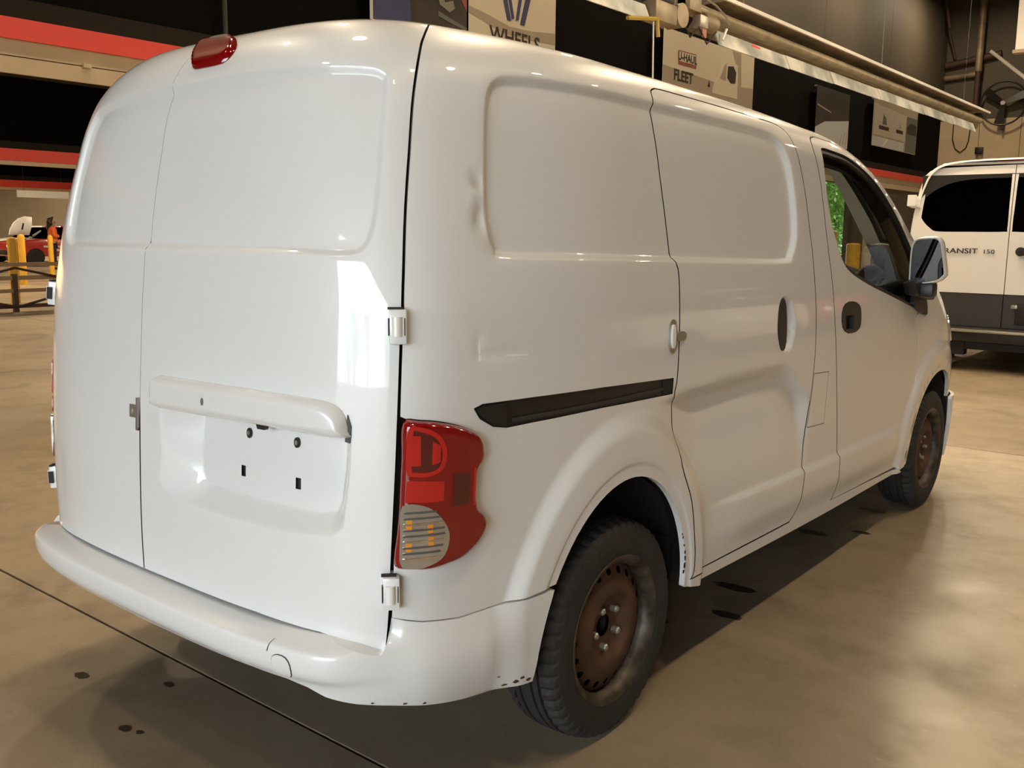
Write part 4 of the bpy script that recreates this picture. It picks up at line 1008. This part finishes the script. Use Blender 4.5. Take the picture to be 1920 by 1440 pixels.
# ------------------------------------------------------------------ fittings on the far wall
fan = empty('wall_fan', (-9.1, 50.1, 7.76)); tag(fan, 'large black three-bladed fan on the far tan wall', 'fan')
MB().tube([(1.02 * math.cos(a), 0, 1.02 * math.sin(a)) for a in np.linspace(0, 2 * PI, 41)], .045, 8, False).build('guard_ring', M['blackplastic'], fan, True)
for k in range(3):
    a = PI / 2 + .95 + 2 * PI * k / 3
    d = Vector((math.cos(a), 0, math.sin(a))); s_ = Vector((-math.sin(a), 0, math.cos(a)))
    mb = MB(); mb.prism([(.10,-.10),(.95,-.24),(1.0,.0),(.95,.16),(.10,.10)], -.015, .015, lambda p, q, h: tuple(d * p + s_ * q + Vector((0, h + q * .3, 0)))); mb.build('fan_blade', M['blackplastic'], fan)
MB().lathe([(-.16, 0), (-.16, .10), (.16, .13), (.16, 0)], 16, Matrix.Rotation(PI / 2, 4, 'Z')).build('fan_hub', M['steel'], fan, True)
MB().box((-.05, .0, -1.25), (.05, .30, -.9)).build('bracket', M['blackplastic'], fan)
def pipe(name, label, pts, r, m_, cat='pipe'):
    c = Vector(pts[0]); o = MB().tube([Vector(p) - c for p in pts], r, 12).build(name, m_, None, True); o.location = c
    return tag(o, label, cat)
pipe('vent_pipe', 'thick brown upright pipe on the far wall, its lighter upper length', [(-10.28, 49.86, 9.3), (-10.28, 49.86, 13.0)], .16, M['heatbrown'])
pipe('vent_pipe', 'dark lower length of the upright pipe beside the fan', [(-10.28, 49.86, 7.4), (-10.28, 49.86, 9.3)], .13, M['brownpaint'])
pipe('header_pipe', 'upper dark horizontal pipe in the far corner', [(-11.9, 50.27, 9.75), (-9.4, 50.27, 10.1)], .17, M['brownpaint'])
pipe('header_pipe', 'lower tan horizontal pipe in the far corner', [(-11.92, 50.31, 9.15), (-10.4, 50.31, 9.25)], .14, M['heatbrown'])
pipe('brace_rod', 'dark slanting brace near the ceiling of the far corner', [(-11.85, 49.0, 13.0), (-11.6, 49.3, 11.4)], .09, M['brownpaint'], 'brace')
pipe('brace_rod', 'short dark slanting brace above the corner pipes', [(-11.84, 50.2, 11.3), (-11.5, 50.37, 10.05)], .07, M['brownpaint'], 'brace')
pipe('conduit_rail', 'pale slanting conduit hanging beside the fan', [(-5.17, 30, 6.77), (-4.2, 30, 5.93)], .05, M['white'], 'conduit')
pipe('power_cable', 'looping dark cable on the far wall under the heater end', [(-11.35, 50.40, 7.0), (-11.35, 50.40, 6.2), (-11.2, 50.40, 5.75), (-10.95, 50.40, 5.55), (-10.7, 50.40, 5.75), (-10.6, 50.40, 6.1), (-10.55, 50.40, 6.9)], .025, M['innerdark'], 'cable')
pb = MB().box((-.18, -.1, -.16), (.18, .1, .16)).build('junction_box', M['blackplastic'], None, True, .03); pb.location = (-10.05, 50.3, 5.6); tag(pb, 'small black box on the far wall above the parked van', 'box')
hs_ = empty('hanging_sign', (-1.9, 20, 5.0)); tag(hs_, 'white hanging box sign at the top right corner', 'sign')
MB().box((-.48, -.1, 0), (.6, .1, 1.3)).build('sign_box', M['white'], hs_, True, .02)
MB().box((-.52, -.12, -.06), (.62, .12, 0)).build('sign_base', M['galv'], hs_)
for s in (-.4, .5): MB().tube([(s, 0, 1.3), (s, 0, 8)], .01, 6).build('hanger', M['steel'], hs_)
# ------------------------------------------------------------------ the second van, parked ahead
v2 = empty('passenger_van', (0, 9.3, 0)); tag(v2, 'white passenger van with dark rear windows and grey lower doors, parked ahead', 'van')
SEC = [(.42,.90),(.55,.975),(.80,1.005),(1.10,1.01),(1.40,1.0),(1.62,.975),(1.80,.935),(1.95,.885),(2.04,.835),(2.10,.75),(2.135,.60),(2.15,.35),(2.155,0)]
sz = np.array([p[0] for p in SEC]); sw_ = np.array([p[1] for p in SEC])
half = smoothline([(p[1], p[0]) for p in SEC], 3)
ringp = [(a, b) for a, b in half] + [(-a, b) for a, b in half[::-1][1:]]
vs = []; fs = []; n = len(ringp)
for yy, k, dz in ((.02, .955, -.02), (.025, .975, -.01), (.05, .992, 0), (.12, 1, 0), (3.9, 1, 0), (4.3, .98, -.25), (5.0, .95, -.85), (5.5, .92, -1.05), (5.6, .7, -1.1)):
    for a, b in ringp: vs.append((a * k, yy, b + dz * max(0, (b - .9) / 1.25)))
for j in range(8):
    for i in range(n - 1): fs.append((j * n + i, (j + 1) * n + i, (j + 1) * n + i + 1, j * n + i + 1))
    fs.append((j * n + n - 1, (j + 1) * n + n - 1, (j + 1) * n, j * n))
fs.append(tuple(range(8 * n, 9 * n)))
MB().add(vs, fs).build('body_shell', M['paint2'], v2, True)
wfun = lambda z: float(np.interp(z, sz, sw_))
REARP = lambda dy: (lambda a, b: np.stack([a, -.005 - dy + .03 * (a / .95) ** 4 + .06 * np.clip((b - 1.3) / .8, 0, 2) ** 2, b], -1))
bx('rear_frame', (-.90, .03, .42), (.90, .06, 2.0), M['innerdark'], v2)
SPX = -.020
lw = smoothloop([(-.842,1.955),(-.80,1.972),(-.40,1.990),(-.075,2.004),(-.050,1.985),(-.045,1.70),(-.043,1.45),(-.07,1.425),(-.40,1.422),(-.70,1.424),(-.78,1.455),(-.872,1.545),(-.884,1.62)], 4)
for s in (-1, 1):
    fx = (lambda P: P) if s < 0 else (lambda P: [(-a + 2 * SPX, b) for a, b in P][::-1])
    up = [(SPX - .004, .80), (SPX - .004, 2.085), (-.70, 2.075), (-.83, 2.05), (-.885, 2.00), (-.925, 1.85), (-.965, 1.6), (-.985, 1.3), (-.985, .80)][::-1]
    lo_ = [(-.975, .46), (SPX - .004, .46), (SPX - .004, .792), (-.985, .792)]
    dr = panel_obj('rear_door', grid_panel(fx(up), [fx(lw)], [], P=REARP(.01), h=.06, flange=.03), M['paint2'], v2)
    panel_obj('lower_cladding', grid_panel(fx(lo_), [], [], P=REARP(.018), h=.08, flange=.03), M['greyplastic'], dr)
    gl = panel_obj('door_window', grid_panel(inset(fx(lw), .001), [], [], P=REARP(.006), h=.08, flange=0), M['tint'], dr)
    panel_obj('window_backing', grid_panel(inset(fx(lw), -.004), [], [], P=REARP(-.02), h=.1, flange=0), M['innerdark'], dr)
    for zz in (1.745, .98):
        c = fx([(-1.035, zz - .055), (-.945, zz - .055), (-.945, zz + .06), (-1.035, zz + .06)])
        panel_obj('door_hinge', grid_panel(c, [], [], P=REARP(.045), h=.05, flange=.06), M['paint2'], dr)
    tl2 = [(-1.0, 1.0), (-.93, 1.0), (-.93, 1.40), (-.985, 1.40)]
    panel_obj('tail_lamp', grid_panel(fx([(-.998,.86),(-.94,.86),(-.935,1.22),(-.985,1.22)]), [], [], P=REARP(.022), h=.06, flange=.03), M['redlens'], v2)
    wb_ = MB(); wb_.lathe([(-.11,.20),(-.12,.30),(-.10,.35),(.10,.35),(.12,.30),(.11,.20)], 40, Matrix.Translation((s * .84, 1.15, .35))); wb_.build('tyre', M['rubber'], v2, True)
    wb_ = MB(); wb_.lathe([(-.11,.20),(-.12,.30),(-.10,.35),(.10,.35),(.12,.30),(.11,.20)], 40, Matrix.Translation((s * .84, 4.6, .35))); wb_.build('tyre', M['rubber'], v2, True)
bx('high_brake_lamp', (-.21, .06, 2.118), (.17, .10, 2.150), M['redlens'], v2, .006)
bx('roof_lip', (-.72, .05, 2.095), (.70, .16, 2.122), M['paint2'], v2, .01)
bmp = bx('rear_bumper', (-.98, -.10, .30), (.98, .12, .455), M['blackplastic'], v2, .03)
bx('bumper_step', (-.86, -.13, .405), (.86, -.02, .435), M['steel'], bmp, .01)
bx('hitch_bar', (-.50, .0, .22), (.50, .10, .31), M['innerdark'], v2)
for xx in (-.42, .34): bx('hitch_bracket', (xx - .05, -.02, .16), (xx + .07, .12, .30), M['innerdark'], v2)
hn = MB().lathe([(0, 0), (0, .045), (.03, .04), (.03, 0)], 20, Matrix.Translation((.10, -.045, 1.23)) @ Matrix.Rotation(PI / 2, 4, 'Z')).build('door_handle', M['blackplastic'], v2, True)
bx('handle_grip', (.09, -.05, 1.19), (.30, -.02, 1.27), M['blackplastic'], v2, .02)
bx('plate_recess', (.10, -.035, .50), (.62, -.020, .72), M['innerdark'], v2, .008)
bx('plate_lamp', (.06, -.05, .66), (.12, -.025, .70), M['steel'], v2, .008)
R3 = Matrix(((1, 0, 0, -.43), (0, 0, -1, -.020), (0, 1, 0, 1.205), (0, 0, 0, 1)))
text_mesh('badge_lettering', 'TRANSIT', .072, M['ink'], v2, R3 @ Matrix.Translation((-.06, 0, 0)), .002, .001, 'CENTER', 1.35)
text_mesh('badge_number', '150', .060, M['ink'], v2, R3 @ Matrix.Translation((.235, 0, 0)), .002, .0, 'CENTER', 1.3)
bx('underbody', (-.8, .1, .28), (.8, 5.3, .55), M['innerdark'], v2)

# ------------------------------------------------------------------ railing and bollards at the left
rail = empty('railing', (-14, 3.0, 0)); tag(rail, 'low wooden railing with crossed braces beyond the left side of the van', 'railing')
for zz, dz in ((.775, .030), (.555, .035), (.345, .030)):
    bx('rail_bar', (-.03, -2.5, zz - dz), (.03, 6.0, zz + dz), M['wood'], rail)
for yy in (-2.4, .1, 2.72, 5.4):
    bx('post', (-.04, yy - .036, 0), (.04, yy + .036, .62), M['brownpaint'], rail)
for a in (-2.4, .1, 2.72):
    bq = {-2.4: .1, .1: 2.72, 2.72: 5.4}[a]
    MB().tube([(.05, a, .08), (.05, bq, .72)], .022, 6).build('cross_brace', M['brownpaint'], rail)
    MB().tube([(.06, a, .72), (.06, bq, .08)], .022, 6).build('cross_brace', M['brownpaint'], rail)
bx('bottom_bar', (-.03, -2.5, .06), (.03, 6.0, .12), M['brownpaint'], rail)
def bollard(x, y, h, r, label):
    t = MB().lathe([(0, 0), (0, r), (h - .06, r), (h - .02, r * .8), (h, 0)], 20, Matrix.Rotation(-PI / 2, 4, 'Y')).build('bollard', M['yellow'], None, True)
    t.location = (x, y, 0); tag(t, label, 'bollard')
bollard(-15.9, 6.55, 1.20, .082, 'yellow bollard nearest the railing, leftmost of the row')
bollard(-21.6, 9.25, 1.22, .082, 'yellow bollard second from the railing')
bollard(-25.4, 11.75, 1.18, .072, 'yellow bollard beside the woman in orange')
bollard(-11.65, 38.15, 1.1, .28, 'short yellow bollard seen through the van window beside the doorway frame')
bollard(-12.6, 38.2, 1.6, .22, 'taller yellow bollard seen through the van window against the leaves')
ps = bx('dark_post', (-.25, -.25, 0), (.25, .25, 1.75), M['innerdark'], None, .03); ps.location = (-22.4, 8.45, 0); tag(ps, 'dark upright post at the left edge behind the bollards', 'post')

# ------------------------------------------------------------------ vehicles in the far lane
M['carred'] = mat('red_car_paint', (0.50, 0.030, 0.022), 0.3, 0, 1.0)
def small_car(name, loc, rz, paint, label):
    t = empty(name, loc, rz); tag(t, label, 'car')
    prof = [(-2.15,.35),(-2.2,.60),(-2.1,.86),(-1.0,.98),(1.3,.98),(2.0,.92),(2.15,.60),(2.1,.32)]
    MB().prism(prof, -.86, .86, lambda a, b, h: (a, h, b)).build('car_body', paint, t, True, .06)
    cab = [(-.95,.97),(-.25,1.42),(1.1,1.44),(1.75,.97)]
    MB().prism(cab, -.72, .72, lambda a, b, h: (a, h * (1 - .18 * (b - .97) / .45), b)).build('cabin_glass', M['tint'], t, True, .03)
    MB().prism([(-.28,1.40),(1.12,1.42),(1.08,1.46),(-.24,1.46)], -.62, .62, lambda a, b, h: (a, h, b)).build('car_roof', paint, t, True, .02)
    for xx in (-1.35, 1.35):
        for s in (-1, 1):
            w = MB().lathe([(-.10,.18),(-.11,.28),(-.09,.32),(.09,.32),(.11,.28),(.11,.18),(.06,.0)], 24, Matrix.Translation((xx, s * .80, .32)) @ Matrix.Rotation(s * PI / 2, 4, 'Z')).build('wheel', M['rubber'], t, True)
    for s in (-1, 1):
        bx('headlamp', (-2.19, s * .62 - .16, .62), (-2.08, s * .62 + .16, .78), M['clearlens'], t, .02)
    bx('grille', (-2.21, -.5, .40), (-2.14, .5, .58), M['innerdark'], t, .01)
    return t
rc = small_car('red_car', (-34.2, 16.3, 0), PI / 2 , M['carred'], 'red car with white lettering on its flank behind the yellow bollards')
lt = MB()
for k, (a, b_, z) in enumerate(((-1.05, -.62, .70), (-.56, -.32, .70), (-.26, .30, .70), (-.75, -.45, .57), (-.38, .35, .57))): pass
for (a, b_, z) in ((-1.05, -.62, .70), (-.56, -.32, .70), (-.26, .30, .70), (-.75, -.45, .57), (-.38, .35, .57)):
    bx('flank_lettering', (a, -.885, z - .035), (b_, -.868, z + .035), M['white'], rc)
wc = small_car('white_car', (-37.6, 17.2, 0), PI / 2, M['paint2'], 'white car with its bonnet raised behind the red car')
fan_ = [(15.43,1.10),(15.56,1.31),(15.80,1.56),(16.08,1.74),(16.37,1.83),(16.64,1.80),(16.52,1.52),(16.34,1.27),(16.20,1.09)]
# the bonnet stands open, its rounded edge towards the lane
hb = MB().prism(fan_, 0.0, .05, lambda a, b, h: (a - 17.2, 37.6 - 36.0 - .9 * (b - 1.1) - h - .5, b)).build('raised_bonnet', M['white'], wc, True, .01)
for v_ in hb.data.vertices: v_.co = (v_.co.x, -v_.co.y, v_.co.z)
hb.data.flip_normals()
MB().tube([(-1.2, -.75, .95), (-1.15, -1.0, 1.55)], .03, 6).build('bonnet_stay', M['innerdark'], wc)

# parked to the right of the vans, mirrored in the near van's paint
small_car('white_car', (6.4, 11.0, 0), PI / 2 + .1, M['paint2'], 'white car parked right of the vans, mirrored in the sliding door')
small_car('red_car', (6.6, 17.0, 0), PI / 2, M['carred'], 'red car parked right of the vans behind the white car')
bollard(4.6, 4.9, 1.2, .09, 'yellow bollard standing right of the near van, mirrored in its flank')

# ------------------------------------------------------------------ the woman in orange
M['skin'] = mat('skin', (0.35, 0.19, 0.12), 0.5)
M['hair'] = mat('dark_brown_hair', (0.025, 0.012, 0.008), 0.5)
M['orange'] = mat('orange_hi_vis_top', (0.85, 0.16, 0.03), 0.7)
M['trouser'] = mat('black_trousers', (0.02, 0.014, 0.013), 0.8)
def skin_mesh(name, verts, edges, radii, material, parent, root=0, sub=2):
    me = bpy.data.meshes.new(name); me.from_pydata(verts, edges, []); me.update()
    o = link(name, me, None, parent)
    md = o.modifiers.new('skin', 'SKIN'); md.use_smooth_shade = True
    for i, r in enumerate(radii):
        sv = me.skin_vertices[0].data[i]; sv.radius = (r, r) if not isinstance(r, tuple) else r
        sv.use_root = (i == root)
    o.modifiers.new('sub', 'SUBSURF').levels = sub
    dg = bpy.context.evaluated_depsgraph_get()
    nm = bpy.data.meshes.new_from_object(o.evaluated_get(dg)); nm.name = name
    o.modifiers.clear(); o.data = nm; nm.materials.clear(); nm.materials.append(material)
    nm.polygons.foreach_set('use_smooth', [True] * len(nm.polygons))
    return o
wm = empty('person', (-30.0, 14.02, 0), math.radians(-18)); tag(wm, 'person in an orange top and dark trousers with long dark hair, standing by a bollard', 'person')
# faces local +y, arms folded in front
bv = [(0,0,.92),(0,0,1.10),(0,.0,1.30),(0,0,1.40),(0,.01,1.47),(0,.02,1.56),(0,.02,1.64),
      (.18,0,1.36),(.22,.02,1.10),(.06,.20,1.10),(-.18,0,1.36),(-.22,.02,1.10),(-.04,.21,1.14),
      (.09,0,.86),(.10,.01,.48),(.10,-.02,.09),(.10,.14,.03),(-.09,0,.86),(-.10,.04,.48),(-.10,.02,.09),(-.10,.18,.03)]
be = [(0,1),(1,2),(2,3),(3,4),(4,5),(5,6),(3,7),(7,8),(8,9),(3,10),(10,11),(11,12),(0,13),(13,14),(14,15),(15,16),(0,17),(17,18),(18,19),(19,20)]
br_ = [.13,.11,.13,.08,.055,.085,.075,.055,.042,.03,.055,.042,.03,.085,.058,.04,.035,.085,.058,.04,.035]
skin_mesh('body', bv, be, br_, M['skin'], wm)
skin_mesh('orange_top', [(0,0,.86),(0,0,1.05),(0,0,1.30),(0,0,1.40),(.19,0,1.37),(.24,.02,1.10),(.10,.19,1.10),(-.19,0,1.37),(-.24,.02,1.10),(-.08,.20,1.14)], [(0,1),(1,2),(2,3),(3,4),(4,5),(5,6),(3,7),(7,8),(8,9)], [.17,.155,.165,.12,.075,.062,.05,.075,.062,.05], M['orange'], wm)
skin_mesh('trousers', [(0,0,.92),(.09,0,.82),(.10,.01,.48),(.10,-.02,.12),(-.09,0,.82),(-.10,.04,.48),(-.10,.02,.12)], [(0,1),(1,2),(2,3),(0,4),(4,5),(5,6)], [.15,.105,.075,.065,.105,.075,.065], M['trouser'], wm)
skin_mesh('hair', [(0,-.01,1.62),(0,-.03,1.68),(0,-.07,1.55),(0,-.10,1.40),(0,-.11,1.24)], [(0,1),(0,2),(2,3),(3,4)], [.105,.09,.10,.085,.05], M['hair'], wm)
for s in (-1, 1):
    MB().box((s * .10 - .045, -.06 + (.04 if s < 0 else 0), 0), (s * .10 + .045, .20 + (.04 if s < 0 else 0), .08)).build('shoe', M['trouser'], wm, True, .03)
    MB().lathe([(0, 0), (0, .010), (.004, 0)], 8, Matrix.Translation((s * .03, .098, 1.585)) @ Matrix.Rotation(PI / 2, 4, 'Z')).build('eye', M['hair'], wm)
MB().prism([(.095,1.58),(.125,1.545),(.095,1.54)], -.012, .012, lambda a, b, h: (h, a, b)).build('nose', M['skin'], wm)
MB().box((-.022, .088, 1.508), (.022, .100, 1.518)).build('mouth', M['reddark'], wm)

# ------------------------------------------------------------------ white plank sign in the far lane
sg_ = bx('overhead_board', (-.03, -1.38, 0), (.03, 1.38, .36), M['white'], None); sg_.location = (-50, 23.2, 2.97)
for yy in (-1.0, 1.0): MB().tube([(0, yy, .36), (0, yy, H - 2.97)], .006, 5).build('hanger', M['innerdark'], sg_)
if 1: sg_; tag(sg_, 'long white board hung under the far red fascia', 'board')

# ------------------------------------------------------------------ trees outside
M['bark'] = mat('bark', (0.10, 0.07, 0.045), 0.9)
M['leaf'] = mat('green_leaves', (0.20, 0.40, 0.055), 0.5, noise=(2, (0.38, 0.62, 0.13)))
M['leafdk'] = mat('deep_green_leaves', (0.05, 0.15, 0.03), 0.55, noise=(2, (0.09, 0.24, 0.05)))
def tree(x, y, h, r, n, label, group=None, m_='leaf', seed=1, low=.12):
    rnd = random.Random(seed); t = empty('leafy_tree', (x, y, -.2)); tag(t, label, 'tree', group)
    MB().tube([(0, 0, 0), (.1, 0, h * .35), (-.05, .1, h * .75)], [.22, .16, .06], 8).build('trunk', M['bark'], t, True)
    cl = [(rnd.uniform(-.62, .62) * r, rnd.uniform(-.62, .62) * r, h * rnd.uniform(low + .1, .88), r * rnd.uniform(.28, .5)) for _ in range(22)]
    vs = []; fs = []
    for i in range(n):
        cx_, cy_, cz_, cr = cl[i % len(cl)]
        d = Vector((rnd.gauss(0, 1), rnd.gauss(0, 1), rnd.gauss(0, 1))).normalized() * cr * rnd.uniform(.7, 1.05)
        c = Vector((cx_, cy_, cz_)) + d
        nn = (d.normalized() + Vector((rnd.gauss(0, .5), rnd.gauss(0, .5), rnd.gauss(.3, .5)))).normalized()
        e1 = nn.orthogonal().normalized(); e2 = nn.cross(e1); L = rnd.uniform(.10, .19)
        a = rnd.uniform(0, 2 * PI); e1, e2 = e1 * math.cos(a) + e2 * math.sin(a), e2 * math.cos(a) - e1 * math.sin(a)
        k = len(vs); vs += [tuple(c - e1 * L), tuple(c + e2 * L * .45), tuple(c + e1 * L), tuple(c - e2 * L * .45)]; fs.append((k, k + 1, k + 2, k + 3))
    me = bpy.data.meshes.new('foliage'); me.from_pydata(vs, [], fs); me.update()
    o = link('foliage', me, M[m_], t); o['kind'] = 'stuff'
    return t
tree(-19.5, 57.0, 7.0, 4.6, 22000, 'bright green tree seen through the van window beyond the doorway', None, 'leaf', 3, .0)
tree(-26.0, 71.0, 10.0, 6.5, 16000, 'deeper green tree behind the bright one beyond the doorway', None, 'leafdk', 4, .0)
for i, (x, y, h, r) in enumerate(((2, -34, 8, 4.5), (10, -38, 9, 5), (22, -33, 8, 5), (36, -42, 9, 5))):
    tree(x, y, h, r, 2500, 'leafy tree across the yard outside, %s from the left' % ORD[i], 'trees across the yard', 'leafdk', 20 + i)
